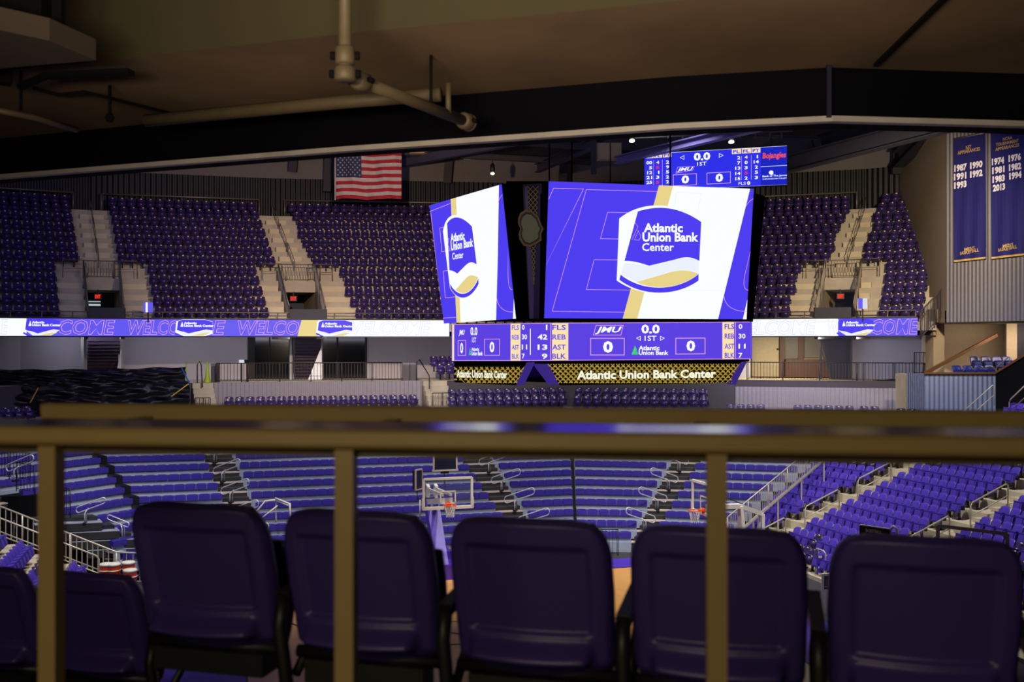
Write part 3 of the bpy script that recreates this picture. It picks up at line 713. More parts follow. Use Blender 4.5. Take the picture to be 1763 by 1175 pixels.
# black plastic sheeting
def tarp(px0, px1, pyt, pyb, Y0, Y1, label, seed):
    rnd = random.Random(seed); nx, ny = 60, 14; V = []; F = []; ph = [rnd.uniform(0, 6) for _ in range(6)]
    for k in (0, 1):
        for j in range(ny+1):
            for i in range(nx+1):
                u, v = i/nx, j/ny; px = px0+(px1-px0)*u; sag = math.sin(PI*u)*.12*(1-abs(v-.4))
                yt = pyt[0]+(pyt[1]-pyt[0])*u; yb = pyb[0]+(pyb[1]-pyb[0])*u
                Y = Y0+(Y1-Y0)*u-.5*v; q = W(px, yt+(yb-yt)*v, Y)
                f = .07*math.sin(v*14+3*math.sin(u*4+ph[0])+ph[1])+.05*math.sin(u*21+v*9+ph[2])+.04*math.sin(u*47-v*15+ph[3])+.03*math.sin(u*90+v*22+ph[4])
                V.append((q.x, q.y+f+.05*k, q.z-sag*(1-v)+.03*math.sin(u*31+ph[5])*(j == 0)))
    n = (nx+1)*(ny+1)
    for j in range(ny):
        for i in range(nx): a = j*(nx+1)+i; F.append((a, a+1, a+nx+2, a+nx+1)); F.append((n+a, n+a+nx+1, n+a+nx+2, n+a+1))
    for i in range(nx): F.append((i, n+i, n+i+1, i+1))
    mb = MB(); mb.mesh(V, F, TARP, True); return tag(mb.build('plastic_sheeting'), label, 'tarpaulin')
tarp(-30, 319, (636, 632), (662, 660), 48.6, 49.0, 'crumpled black plastic sheeting, upper layer stretched along the concourse edge at left', 3)
tarp(-30, 326, (658, 657), (696, 697), 48.0, 48.3, 'crumpled black plastic sheeting, lower layer behind the seat row at left', 9)
for a, b, m, lb in (((295, 683), (325, 661), mat('amber_cord', (196, 150, 50), .5), 'thin amber strap across the right end of the sheeting'), ((312, 632), (327, 662), mat('blue_tape', (40, 90, 190), .5), 'thin blue strap at the top right corner of the sheeting'),
                   ((52, 694), (66, 668), mat('amber_cord', (196, 150, 50), .5), 'thin amber strap low on the sheeting near the left edge')):
    mb = MB(); p, q = W(*a, 47.3), W(*b, 47.5); mb.bar(p, q, .05, .02, m, (0, 1, 0)); tag(mb.build('strap'), lb, 'strap')
# mezzanine seats
mezz = []
for (x0, x1, r, z) in ((-20, 66, 14.2, MF-.2), (80, 326, 15.0, MF), (378, 726, 15.0, MF), (765, 980, 15.1, MF+.25), (985, 1222, 15.1, MF+.25), (765, 980, 14.1, MF-.1), (985, 1222, 14.1, MF-.1), (1236, 1325, 15.0, 4.85), (1362, 1520, 15.0, 4.85)):
    L = mz(x0, x1, r)
    for a, b in zip(L, L[1:]): mezz += seat_row(a, b, z)
for z, r in ((CF+.05, 16.8), (CF+.45, 18.0)):
    L = mz(737, 790, r)
    for a, b in zip(L, L[1:]): mezz += seat_row(a, b, z)

# ================================================================== SIDE STANDS
def TR(k): return 2.25+.35*k
P0 = Vector((15.6, 43.0, 0))
def RP(k, s): return P0+O*(.85*k)+U*s
cands = []      # (pos, z, ang, label, group)
ords = ['lowest', 'second', 'third', 'fourth', 'fifth', 'sixth', 'seventh', 'eighth', 'ninth', 'tenth', 'eleventh', 'twelfth', 'thirteenth', 'fourteenth', 'fifteenth']
cnt = ['first', 'second', 'third', 'fourth', 'fifth', 'sixth', 'seventh', 'eighth', 'ninth', 'tenth', 'eleventh', 'twelfth', 'thirteenth', 'fourteenth']
U1 = Vector((.5, -.866, 0))
LB1 = {4: 4.0, 3: 4.0, 2: 3.9, 1: 3.7, 0: 3.3, -1: 3.0, -2: 2.8, -3: 2.6, -4: 2.1, -5: 1.6, -6: 1.1}
mb = MB()
for k in range(-6, 7):
    z = TR(k)
    p = [RP(k-.35, -1.2), RP(k-.35, 16), RP(k+.65, 16), RP(k+.65, -1.2)]; mb.prism([(q.x, q.y) for q in p], z-.5 if k > -6 else 0, z, C_CREAM)
    if k <= 4:
        a = RP(k, -1.2); L = LB1[k]+.5; p = [a-O*.3, a+O*.55, a+O*.55-U1*L, a-O*.3-U1*L]
        mb.prism([(q.x, q.y) for q in p], z-.5 if k > -6 else 0, z, C_CREAM)
struct(mb, 'floor_right_stand')
mb = MB()
for s0 in (-1.15, 5.65):
    for k in range(-6, 7):
        p = [RP(k-.75, s0), RP(k-.75, s0+1.1), RP(k-.35, s0+1.1), RP(k-.35, s0)]; mb.prism([(q.x, q.y) for q in p], max(0, TR(k-1)), TR(k)-.17, C_CREAM)
tag(mb.build('stair_half_step'), 'pale concrete half steps in the aisles of the lower right stand', 'stairs')
angR = math.atan2(U.y, U.x)
for k in range(-6, 7):
    z = TR(k)
    for bi, (a, b, nm) in enumerate(((RP(k, 0), RP(k, 5.6), 'middle'), (RP(k, 6.8), RP(k, 12.4), 'right'))):
        pl = seat_row(a, b, z, .51)
        for i, (p, zz, an) in enumerate(pl): cands.append((p, zz, an, 'purple seat %s from far end, %s row, %s block of lower right stand' % (cnt[i], ords[k+6], nm), 'seats of the lower right stand, %s block' % nm))
    if k <= 4:
        b = RP(k, -1.2); a = b-U1*LB1[k]; pl = seat_row(a, b, z, .51)
        for i, (p, zz, an) in enumerate(pl): cands.append((p, zz, an, 'purple seat %s from balustrade, %s row, left block, lower right stand' % (cnt[i], ords[k+6]), 'seats of the lower right stand, left block'))
# row in front of the blue ribbed box and at the right frame edge
a, b = W(1533, 740, 46.8), W(1662, 740, 44.4); a.z = b.z = 0
for i, (p, zz, an) in enumerate(seat_row(a, b, 5.08, .52)): cands.append((p, zz, an, 'purple seat above the near rail, %s from left, below the blue ribbed box' % cnt[i], 'seats below the blue ribbed box'))
a, b = W(1728, 740, 41.2), W(1800, 740, 38.5); a.z = b.z = 0
for i, (p, zz, an) in enumerate(seat_row(a, b, 5.7, .52)): cands.append((p, zz, an, 'purple seat at the right edge, %s from the black wall' % cnt[i], 'seats beside the black wall'))
mb = MB(); p = W(1718, 740, 42.5); q = W(1800, 740, 38.2); mb.prism([(p.x, p.y), (q.x, q.y), (q.x+1.2, q.y+.3), (p.x+.3, p.y+.6)], 4.6, 5.7, C_CREAM); p2 = W(1690, 740, 43.6); mb.prism([(p2.x, p2.y), (p.x, p.y-.6), (p.x+.5, p.y), (p2.x+.5, p2.y+.4)], 4.6, 5.35, C_CREAM)
a, b = W(1520, 740, 46.4), W(1690, 740, 43.6); mb.prism([(a.x, a.y), (b.x, b.y), (b.x+.6, b.y+.9), (a.x+.6, a.y+.9)], 4.6, 5.07, C_CREAM)
struct(mb, 'floor_right_rows')
# aisle handrails of the right stand
def hrail(p, q, label, h=.95, r=.03, m=STEEL):
    p, q = Vector(p), Vector(q); d = (q-p); t = thing('stair_handrail', p, label, 'handrail', 'handrails in the lower stands')
    b = MB(); up = Vector((0, 0, h)); md = Vector((0, 0, h*.5)); e = d.normalized()*.1
    b.tube([p, p+up-Vector((0, 0, .08)), p+up+e, q+up-e, q+up-Vector((0, 0, .08)), q], r, m); b.build('frame', t)
    b = MB(); b.tube([p+md, q+md], r*.8, m); b.build('mid_rail', t); return t
for s, word in ((-.6, 'left'), (6.2, 'right')):
    for i, (k0, k1) in enumerate(((-6.1, -4.6), (-3.5, -1.5), (-.4, 1.6), (2.7, 4.7))):
        if s > 0 and i == 0: continue
        a, b = RP(k0, s), RP(k1, s); hrail((a.x, a.y, TR(k0)), (b.x, b.y, TR(k1)), 'pale steel handrail in the %s aisle of the lower right stand, %s one' % (word, ['lowest', 'second', 'third', 'highest'][i]))
hrail((*W(1656, 0, 43.9).xy, 5.0), (*W(1712, 0, 43.2).xy, 6.3), 'thin steel handrail in front of the blue ribbed box', r=.02)
hrail((*W(1738, 0, 41).xy, 5.7), (*W(1800, 0, 38).xy, 7.2), 'steel handrail in front of the black wall at the right edge')
# balustrade between bleachers and right stand
base = []
for k in (-6, 2.8):
    kk = int(round(k)); a = RP(k, -1.2)-U1*(LB1[kk]+.55); base.append((a.x*.935, a.y*.935, CZ-(CZ-TR(k))*.935))
bal = rail_fence('sloping_balustrade', base, 1.05, 'long steel balustrade sloping down between the bleachers and the purple seats', sp=.13, m=STEEL, post=1.5, r=.03, rb=.012)
mb = MB()
for i in range(5):
    q = Vector(base[0]).lerp(Vector(base[1]), i/4); mb.bar((q.x, q.y, 0), q, .06, .06, STEEL, (1, 0, 0))
mb.bar(Vector(base[0])+Vector((0, 0, .03)), Vector(base[1])+Vector((0, 0, .03)), .08, .08, STEEL); mb.build('support', bal)
# left side stand
C0 = Vector((-14.7, 37.0, 0))
def LP(j, s): return C0-O*(.85*j)+U*s
mb = MB()
for j in range(0, 9):
    p = [LP(j-.1, 0), LP(j-.1, 9), LP(j+.9, 9), LP(j+.9, 0)]; z = .1+.41*j; mb.prism([(q.x, q.y) for q in p], 0, z, C_CREAM)
struct(mb, 'floor_left_stand')
for j in range(1, 8):
    pl = seat_row(LP(j+.15, 1.3), LP(j+.15, 8.0), .1+.41*j, .51)
    for i, (p, zz, an) in enumerate(pl): cands.append((p, zz, an+PI, 'purple seat in lower left stand, %s from the steel balustrade, %s row' % (cnt[i], ords[j-1]), 'seats of the lower left stand'))
rail_fence('sloping_balustrade', [LP(-1.1, .05)+Vector((0, 0, 0)), LP(0, 0)+Vector((0, 0, .1)), LP(7.5, 0)+Vector((0, 0, .1+.41*7.5))], 1.15, 'long pale steel balustrade sloping down at the lower left, toward the orange coolers', sp=.2, m=STEEL, post=1.7, r=.032, rb=.014)
for (j0, j1, s, lb) in ((5.9, 8.6, .9, 'upper'), (.6, 4.6, .9, 'lower')):
    a, b = LP(j0, s), LP(j1, s); hrail((a.x, a.y, .1+.41*j0), (b.x, b.y, .1+.41*j1), 'pale steel handrail of the lower left stand, %s one' % lb)
# suite box
def wx(px, Y): return (px-881.5)/FPX*Y
BX0, BX1 = wx(1592.5, 45.5), wx(1714, 45.5)
t = thing('suite_box', (BX0, 45.5, 4.8), 'blue-grey ribbed seating box with a brown wooden top rail at right', 'box')
b = MB(); b.wall([(BX0, 47.6), (BX0, 45.5), (BX1, 45.5)], 4.8, 7.60, CORR_B); b.build('ribbed_panel', t)
b = MB(); b.box(BX0, BX1, 45.55, 49, 4.8, 7.1, C_CREAM); b.box(BX0, BX1, 47.0, 49, 7.1, 7.5, C_CREAM); b.build('platform', t)
b = MB(); b.bar((BX0-.05, 45.45, 7.63), (BX1+.05, 45.45, 7.63), .14, .08, WOOD); b.bar((BX0, 45.5, 7.63), (*W(1716, 0, 48.5).xy, W(1716, 577, 48.5).z), .1, .16, WOOD); b.bar((BX1, 45.45, 7.63), W(1790, 597, 42.5), .14, .1, WOOD); b.build('top_rail', t)
b = MB(); e = W(1790, 597, 42.5); b.mesh([(BX1, 45.5, 4.6), (e.x, e.y, 4.6), (e.x, e.y, e.z), (BX1, 45.5, 7.6), (BX1+.2, 45.6, 4.6), (e.x+.2, e.y+.1, 4.6), (e.x+.2, e.y+.1, e.z), (BX1+.2, 45.6, 7.6)], [(0, 1, 2, 3), (7, 6, 5, 4), (3, 2, 6, 7), (0, 3, 7, 4), (1, 5, 6, 2)], BLKM); b.build('side_panel', t)
hrail((*W(1715, 0, 46).xy, 7.2), (*W(1738, 0, 45.2).xy, 7.7), 'short steel handrail in the suite box behind the wooden rail', h=.7, r=.022)
suite = []
for i, x in enumerate((1650, 1669, 1688, 1706)): suite.append((Vector((wx(x, 46.3), 46.3, 0)), 7.1, 0, 'dark blue seat in the front row of the ribbed suite box, %s from the left' % cnt[i]))
for i, x in enumerate((1681, 1700, 1719, 1737)): suite.append((Vector((wx(x, 47.5), 47.5, 0)), 7.5, 0, 'dark blue seat in the back row of the ribbed suite box, %s from the left' % cnt[i]))
# walls around the suites
mb = MB(); x0, x1 = wx(1607, 46.9), wx(1626, 46.9); mb.box(x0, x1, 46.9, 47.8, 7.0, 10.6, WALLT); tag(mb.build('column'), 'tan column between the white wall and the suite box', 'column')
mb = MB(); mb.wall([(wx(1600, 52), 53), (wx(1600, 52), 50.5), (wx(1730, 50.5), 50.5), (wx(1733, 48.8), 48.8), (wx(1751, 48.8), 48.8)], 5, 10.2, mat('suite_wall', (176, 160, 140), .85)); struct(mb, 'wall_suite')
mb = MB(); mb.wall([(wx(1751, 48.8), 48.8), (wx(1820, 48.8), 48.8)], 5, 10.2, mat('dark_navy_door', (26, 24, 44), .6)); struct(mb, 'door_4')
# banner wall and slanted tan wall
BW0 = Vector((19.81, 45.43, 0)); BWd = Vector((.43, -.903, 0)); BW1 = BW0+BWd*14
TW0 = Vector((19.87, 45.7, 0)); TW1 = Vector((22.6, 59.6, 0))
mb = MB(); mb.wall([BW0.xy, BW1.xy], 9.95, 20.4, CORR_G, .25, (.9, .43)); struct(mb, 'wall_right')
mb = MB(); mb.wall([(BW0.x, BW0.y), (TW0.x, TW0.y)], 10.5, 20.4, WALLT); mb.wall([(TW0.x, TW0.y), (TW1.x, TW1.y)], 9.9, 20.4, WALLT); struct(mb, 'wall_right_return')
mb = MB(); mb.face([(BW0.x, BW0.y, 9.95), (BW1.x, BW1.y, 9.95), (BW1.x+9, BW1.y+4, 9.95), (30, 52, 9.95), (BW0.x, 52, 9.95)], WALLT); struct(mb, 'ceiling_suite')
# back walls
mb = MB(); L, _ = UB.path(0, 5, 12.8); L = [(L[0].x-6, L[0].y-6)]+[(p.x, p.y) for p in L]
mb.wall(L, 16.0, 19.05, CORR_N); mb.wall([(p[0], p[1]+.15) for p in L], 19.0, 20.6, mat('clerestory_beige', (100, 95, 94), .9)); struct(mb, 'wall_back')
mb = MB(); L2, _ = UB.path(0, 5, 12); M2, _ = UB.path(0, 5, 12.9)
for i in range(len(L2)-1): mb.face([(L2[i].x, L2[i].y, uz(11)), (L2[i+1].x, L2[i+1].y, uz(11)), (M2[i+1].x, M2[i+1].y, uz(11)), (M2[i].x, M2[i].y, uz(11))], C_CONC)
struct(mb, 'floor_top_walk')
mb = MB(); mb.box(-42, 42, -4, 70, 20.6, 20.9, ROOFM); struct(mb, 'ceiling')
mb = MB(); mb.box(-42, -41.7, -4, 70, 0, 20.6, BLKM); struct(mb, 'wall_left')
mb = MB(); mb.box(-42, 42, 70, 70.3, 0, 20.6, BLKM); struct(mb, 'wall_far')
mb = MB(); mb.box(41.7, 42, -4, 70, 0, 20.6, BLKM); struct(mb, 'wall_outer_right')
# ================================================================== COURT
mb = MB(); mb.box(-42, 42, 4, 62, -.3, 0, mat('arena_floor', (52, 50, 56), .7)); struct(mb, 'floor')
def cp(a, w_): return Vector((0, 0, 0))-U*a+O*w_      # a along (away), w across
WC = 8.3
wd = mat('maple', (214, 158, 78), .28, spec=.5, noise=.08, scale=2)
mb = MB()
def fl(a0, a1, w0, w1, z, m): mb.face([(*cp(a0, w0).xy, z), (*cp(a0, w1).xy, z), (*cp(a1, w1).xy, z), (*cp(a1, w0).xy, z)], m)
fl(6, 38.6, WC-10.5, WC+10.5, .02, PURP); fl(8.6, 37.0, WC-7.6, WC+7.6, .024, wd)
cen = cp(35.6, WC)
P = [cen+(-U*math.cos(math.radians(a))+O*math.sin(math.radians(a)))*-6.75 for a in range(-78, 79, 4)]
for r_ in (6.75, 1.8):
    c_ = cen if r_ > 2 else cp(31.4, WC); st = range(-80, 80, 5) if r_ > 2 else range(0, 360, 8)
    for a in st:
        q = []
        for (aa, rr) in ((a, r_-.04), (a+(5 if r_ > 2 else 8), r_-.04), (a+(5 if r_ > 2 else 8), r_+.04), (a, r_+.04)):
            v = c_+U*math.cos(math.radians(aa))*rr+O*math.sin(math.radians(aa))*rr; q.append((v.x, v.y, .03))
        mb.face(q, BLK)
for (a0, a1, w0, w1) in ((31.4, 37, -2.45, -2.39), (31.4, 37, 2.39, 2.45), (31.37, 31.43, -2.45, 2.45), (36.95, 37.03, -7.6, 7.6), (8.6, 37, -7.62, -7.56), (8.6, 37, 7.56, 7.62), (22.7, 22.78, -7.6, 7.6)): fl(a0, a1, WC+w0, WC+w1, .031, BLK)
struct(mb, 'floor_court')

# ================================================================== SEATS: the nearest visible ones as individuals, the rest as one
def hidden(p, z):
    px, py = proj((p.x, p.y, z+.75))
    if px < -8 or px > 1772 or py > 1050: return True
    if 706 < py < 792: return True
    for x0, x1, y0 in ((205, 468, 885), (467, 752, 895), (757, 1062, 905), (1080, 1408, 922), (1437, 1763, 935), (45, 225, 1003), (-20, 50, 1003), (66, 103, 0), (574, 614, 0), (1213, 1254, 0)):
        if x0+6 < px < x1-6 and py > y0: return True
    return False
vis = [c for c in cands if not hidden(c[0], c[1])]
vis.sort(key=lambda c: c[0].length)
vis = vis[:285]; ids = set(id(c) for c in vis)
rest = [(c[0], c[1], c[2]) for c in cands if id(c) not in ids]
SD = [(nm, b.data('far_'+nm)) for nm, b in SP if nm != 'number_plate']  # leaves out number_plate, the painted glint chip
for p, z, an, lb, gr in vis:
    r = bpy.data.objects.new('stadium_seat', None); COL.objects.link(r); r.location = (p.x, p.y, z); r.rotation_euler = (0, 0, an); r.empty_display_size = .1
    tag(r, lb, 'seat', gr)
    for nm, me in SD:
        o = bpy.data.objects.new(nm, me); COL.objects.link(o); o.parent = r
blue = {}
for nm, b in seat_parts(m=P_SEAT_B)[:4]: blue[nm] = b.data('suite_'+nm)
for p, z, an, lb in suite:
    r = bpy.data.objects.new('stadium_seat', None); COL.objects.link(r); r.location = (p.x, p.y, z); r.rotation_euler = (0, 0, an); r.empty_display_size = .1
    tag(r, lb, 'seat', 'blue seats of the suite box')
    for nm, me in blue.items():
        o = bpy.data.objects.new(nm, me); COL.objects.link(o); o.parent = r
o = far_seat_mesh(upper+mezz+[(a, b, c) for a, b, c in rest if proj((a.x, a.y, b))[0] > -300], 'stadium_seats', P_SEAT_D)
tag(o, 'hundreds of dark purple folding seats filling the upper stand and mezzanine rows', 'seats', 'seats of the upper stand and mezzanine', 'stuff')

# ================================================================== HOOPS
def hoop(c, n, label, mast=True, tilt=0, sq=True, arms='white'):
    """glass board centred c (mid height), n = unit facing direction in plan"""
    c = Vector(c); n = Vector((n[0], n[1], 0)).normalized(); s = Vector((-n.y, n.x, 0)); up = Vector((0, 0, 1))
    t = thing('basketball_hoop', (c.x, c.y, 0), label, 'hoop')
    hw, hh = .915, .535
    b = MB(); b.obox(c, s*(hw-.02), n*.008, up*(hh-.02), GLASS); g = b.build('backboard', t)
    b = MB()
    for q, a1, a2 in ((c+up*hh, s*hw, up*.045), (c-up*hh, s*hw, up*.045), (c+s*hw, s*.045, up*hh), (c-s*hw, s*.045, up*hh)): b.obox(q, a1, n*.03, a2, WHTP)
    b.build('board_frame', t)
    b = MB()
    if sq:
        k = c-up*.16
        for q, a1, a2 in ((k+up*.22, s*.3, up*.025), (k-up*.22, s*.3, up*.025), (k+s*.28, s*.025, up*.24), (k-s*.28, s*.025, up*.24)): b.obox(q+n*.012, a1, n*.004, a2, WHTP)
        b.build('target_square', t)
    b = MB(); b.obox(c-up*(hh+.02), s*(hw+.05), n*.045, up*.05, WHTP)
    for sg in (-1, 1): b.obox(c-up*(hh-.15)+s*sg*(hw+.03), s*.035, n*.045, up*.2, WHTP)
    b.build('edge_padding', t)
    rz = c.z-hh+.15-.02; rc = Vector((c.x, c.y, rz))+n*.38
    b = MB(); b.tube([rc+s*.23*math.cos(a)+n*.23*math.sin(a) for a in [2*PI*i/20 for i in range(20)]], .018, ORG, 6, True)
    b.obox(rc-n*.28, s*.1, n*.1, up*.03, ORG); b.obox(rc-n*.35-up*.03, s*.09, n*.03, up*.09, ORG); b.build('rim', t)
    b = MB(); N = 12; lv = [(.225, 0), (.19, -.12), (.155, -.24), (.14, -.34), (.15, -.43)]
    for i in range(N):
        for j in range(len(lv)-1):
            for dd in (-.5, .5):
                a0 = 2*PI*(i+(j%2)*.5)/N; a1 = a0+dd*2*PI/N
                p = rc+(s*math.cos(a0)+n*math.sin(a0))*lv[j][0]+up*lv[j][1]; q = rc+(s*math.cos(a1)+n*math.sin(a1))*lv[j+1][0]+up*lv[j+1][1]
                b.bar(p, q, .011, .011, NET)
    b.build('net', t)
    return t, c, n, s, up
B1c = Vector((-2.38, 36.95, 3.46))
t, c, n, s, up = hoop(B1c, (U.x, U.y), 'main glass basketball hoop with orange rim and purple padded mast, left of centre')
b = MB(); k = -n
foot, head = c+k*1.1, c+k*3.1; foot.z = .35; head.z = 2.75
b.bar(foot, head, .5, .5, PURP, (0, 0, 1)); b.build('mast_padding', t)
b = MB(); f2 = c+k*1.7; b.obox((f2.x, f2.y, .3), s*.55, k*.9, up*.28, PURP); f3 = c+k*2.9; b.obox((f3.x, f3.y, .45), s*.6, k*1.0, up*.42, PURP); b.build('base', t)
b = MB()
for sg in (-1, 1):
    b.bar(head+s*.16*sg-up*.1, c+k*.1+s*.16*sg-up*.3, .12, .2, WHTP); b.bar(head+s*.16*sg+up*.45-k*.2, c+k*.15+s*.16*sg-up*.1, .07, .1, WHTP)
    b.bar(head+s*.16*sg-up*.3, head+s*.16*sg+up*.6-k*.25, .12, .3, WHTP)
b.build('arm', t)
b = MB(); hc = head+k*.1-s*.0; b.tube([hc-s*.42+up*.0, hc-s*.42-up*.9], .03, WHTP); b.tube([hc-s*.42+up*.0, hc-s*.2+up*.05], .03, WHTP); b.build('side_handle', t)
# shot clock on top
sc = c+k*.55+up*1.25; t2 = thing('shot_clock', sc, 'dark shot clock with pale frame standing above the main hoop', 'clock')
b = MB(); b.obox(sc, s*.42, n*.1, up*.46, mat('clock_case', (30, 34, 56), .35)); b.build('case', t2)
b = MB()
for q, a1, a2 in ((sc+up*.47, s*.46, up*.03), (sc-up*.47, s*.5, up*.03), (sc+s*.44, s*.03, up*.47), (sc-s*.44, s*.03, up*.47)): b.obox(q+n*.09, a1, n*.03, a2, C_NOSE)
b.build('frame', t2); b = MB(); b.tube([sc-up*.45, sc-up*.85, c+k*.5+up*.1], .03, C_DARK); b.obox(sc-up*.55, s*.15, n*.05, up*.05, C_DARK); b.build('stem', t2)
sc = c+k*.9-s*.98+up*.42; t2 = thing('shot_clock', sc, 'smaller dark side clock left of the main backboard', 'clock')
b = MB(); d = (s*.7+n*.7); e = (s*.7-n*.7); b.obox(sc, e*.2, d*.08, up*.36, mat('clock_case', (30, 34, 56), .35)); b.build('case', t2)
b = MB()
for q, a1, a2 in ((sc+up*.37, e*.22, up*.025), (sc-up*.37, e*.22, up*.025), (sc+e*.21, e*.02, up*.37), (sc-e*.21, e*.02, up*.37)): b.obox(q+d*.07, a1, d*.03, a2, C_NOSE)
b.build('frame', t2); b = MB(); b.tube([sc-up*.35, sc-up*.75, c+k*.9-s*.3-up*.3], .03, C_DARK); b.build('stem', t2)
def gooseneck(t, c, n, s, up, reach=2.3, drop=.9):
    k = -n; b = MB(); a0 = c+k*.1-up*.3; a1 = c+k*reach*.62-up*.33; a2 = c+k*reach-up*(.33+drop*.35)
    b.bar(a0, a1, .22, .16, WHTP); b.bar(a1, a2, .24, .16, WHTP); b.build('arm', t)
    b = MB()
    for sg in (-1, 1):
        b.bar(a1+s*.12*sg, Vector((a1.x, a1.y, .3))+s*.25*sg+k*.2, .1, .1, WHTP); b.bar(a2+s*.12*sg, Vector((a2.x, a2.y, .3))+s*.25*sg-k*.1, .1, .1, WHTP)
    b.build('mast', t)
    b = MB(); q = c+k*(reach*.8); b.obox((q.x, q.y, .2), s*.6, k*1.0, up*.2, PURP); b.build('base', t)
    b = MB(); b.tube([a1+up*.1, c+up*.3+k*.05], .02, BLK); b.build('brace', t)
t, c, n, s, up = hoop((6.88, 35.6, 3.46), (-O.x, -O.y), 'side basketball hoop with white gooseneck arm, half behind the rightmost near post'); gooseneck(t, c, n, s, up)
t, c, n, s, up = hoop((12.75, 27.6, 3.33), (-.66, -.75), 'glass backboard with white frame rising behind the rightmost near seat', sq=False); gooseneck(t, c, n, s, up, 1.6, .4)
# scorer clock with white frame
a, b_ = W(1481, 908, 30.5), W(1533, 903, 29.8); a.z = b_.z = 3.45; d = (b_-a)/2; dn = Vector((d.y, -d.x, 0)).normalized(); cc = (a+b_)/2
t = thing('score_panel', (cc.x, cc.y, 0), 'black display panel with white frame above the gap between the two right near seats', 'sign')
b = MB(); b.obox(cc-Vector((0, 0, .4)), d, dn*.05, (0, 0, .4), mat('panel_black', (16, 16, 28), .4)); b.build('panel', t)
b = MB(); b.bar(a, b_+d*.05, .06, .06, WHTP); b.bar(a, a-Vector((0, 0, .8)), .05, .05, WHTP, (1, 0, 0)); b.bar(b_, b_-Vector((0, 0, .8)), .05, .05, WHTP, (1, 0, 0)); b.tube([b_, b_+d*.2+Vector((0, 0, .12)), b_+d*.42+Vector((0, 0, .05)), b_+d*.45-Vector((0, 0, 1.2))], .04, WHTP); b.build('frame', t)
b = MB(); b.bar(cc-Vector((0, 0, .8)), (cc.x, cc.y, 0), .12, .12, C_DARK, (1, 0, 0)); b.build('stand', t)
fn, nn = planar([a+dn*.055, b_+dn*.055, b_+dn*.055-Vector((0, 0, .8)), a+dn*.055-Vector((0, 0, .8))])
cv = Canvas(fn, dn, [(0, 0), (100, 0), (100, 80), (0, 80)]); cv.text('BASKETBALL', (22, 6, 74, 16), WHTP, 1, .03)
for i in range(6): cv.rect(12+i*14, 26, 17+i*14, 38, WHTP, 1); cv.rect(10+i*14, 44, 19+i*14, 47, WHTP, 1)
cv.build('print', t)
# gap on the right: small rail with signs and pale barrier
hrail((*W(1404, 0, 38.2).xy, .15), (*W(1421, 0, 37.6).xy, .15), 'small pale rail carrying purple number plates at the foot of the right stand', h=1.0)
t = thing('number_plates', W(1412, 985, 37.7), 'purple plates with small white labels fixed to the small rail', 'sign')
b = MB()
for z in (.8, .42): p = W(1412, 0, 37.8); b.box(p.x-.13, p.x+.13, p.y-.02, p.y+.02, z-.16, z+.16, PURP if True else NAVY)
b.build('plate', t); b = MB()
for z in (.9, .5, .25): b.box(p.x-.07, p.x+.07, p.y-.03, p.y+.0, z-.04, z+.04, WHTP)
b.build('label_plate', t)
t = thing('courtside_cart', W(1428, 1062, 33), 'pale metal rack with slatted top in the gap between the two right near seats', 'rack')
p = W(1428, 0, 33); b = MB()
for x in (-.22, 0, .4): b.bar((p.x+x, p.y, 0), (p.x+x, p.y, 1.35), .07, .07, WHTP, (1, 0, 0))
b.bar((p.x-.25, p.y, 1.35), (p.x+.6, p.y, 1.38), .08, .08, WHTP); b.bar((p.x-.25, p.y, .9), (p.x+.6, p.y, .92), .06, .06, BLK); b.build('frame', t)
b = MB(); b.box(p.x-.2, p.x+.6, p.y+.02, p.y+.05, .95, 1.3, GRYM); b.box(p.x+.02, p.x+.6, p.y+.02, p.y+.06, .1, .88, C_DECK); b.build('panel', t)
for (x0, x1, Y, lb) in ((1034, 1064, 42.2, 'black crowd gate on the floor before the bleachers, right of centre'), (745, 760, 42.0, 'black crowd gate on the floor behind the purple hoop mast')):
    rail_fence('crowd_gate', [(*W(x0, 0, Y).xy, 0), (*W(x1, 0, Y).xy, 0)], 1.1, lb, sp=.14, m=BLK, post=2, r=.02)
# pale portable step rail at left
t = thing('portable_step_rail', W(470, 930, 40), 'pale bent tube step rail between the first two tall near seats', 'handrail')
b = MB(); Y = 40.5; b.tube([W(432, 893, Y), W(457, 863, Y), W(475, 861, Y)], .035, WHTP); b.tube([W(445, 897, Y), W(478, 871, Y)], .03, WHTP)
b.tube([W(475, 900, Y), W(475, 858, Y), W(499, 868, Y-.4), W(500, 905, Y-.4)], .045, WHTP); b.tube([W(478, 863, Y), W(497, 871, Y-.4)], .03, WHTP); b.tube([W(432, 893, Y), (*W(428, 0, Y).xy, 0)], .035, WHTP); b.tube([W(500, 905, Y-.4), (*W(500, 0, Y-.4).xy, 0)], .035, WHTP); b.build('tube_frame', t)
b = MB(); p = W(462, 925, Y); b.box(p.x-.5, p.x+.5, Y-.2, Y+.5, 0, .35, C_DECK); b.box(p.x-.4, p.x+.5, Y+.3, Y+.8, 0, .65, C_DECK); b.build('step', t)
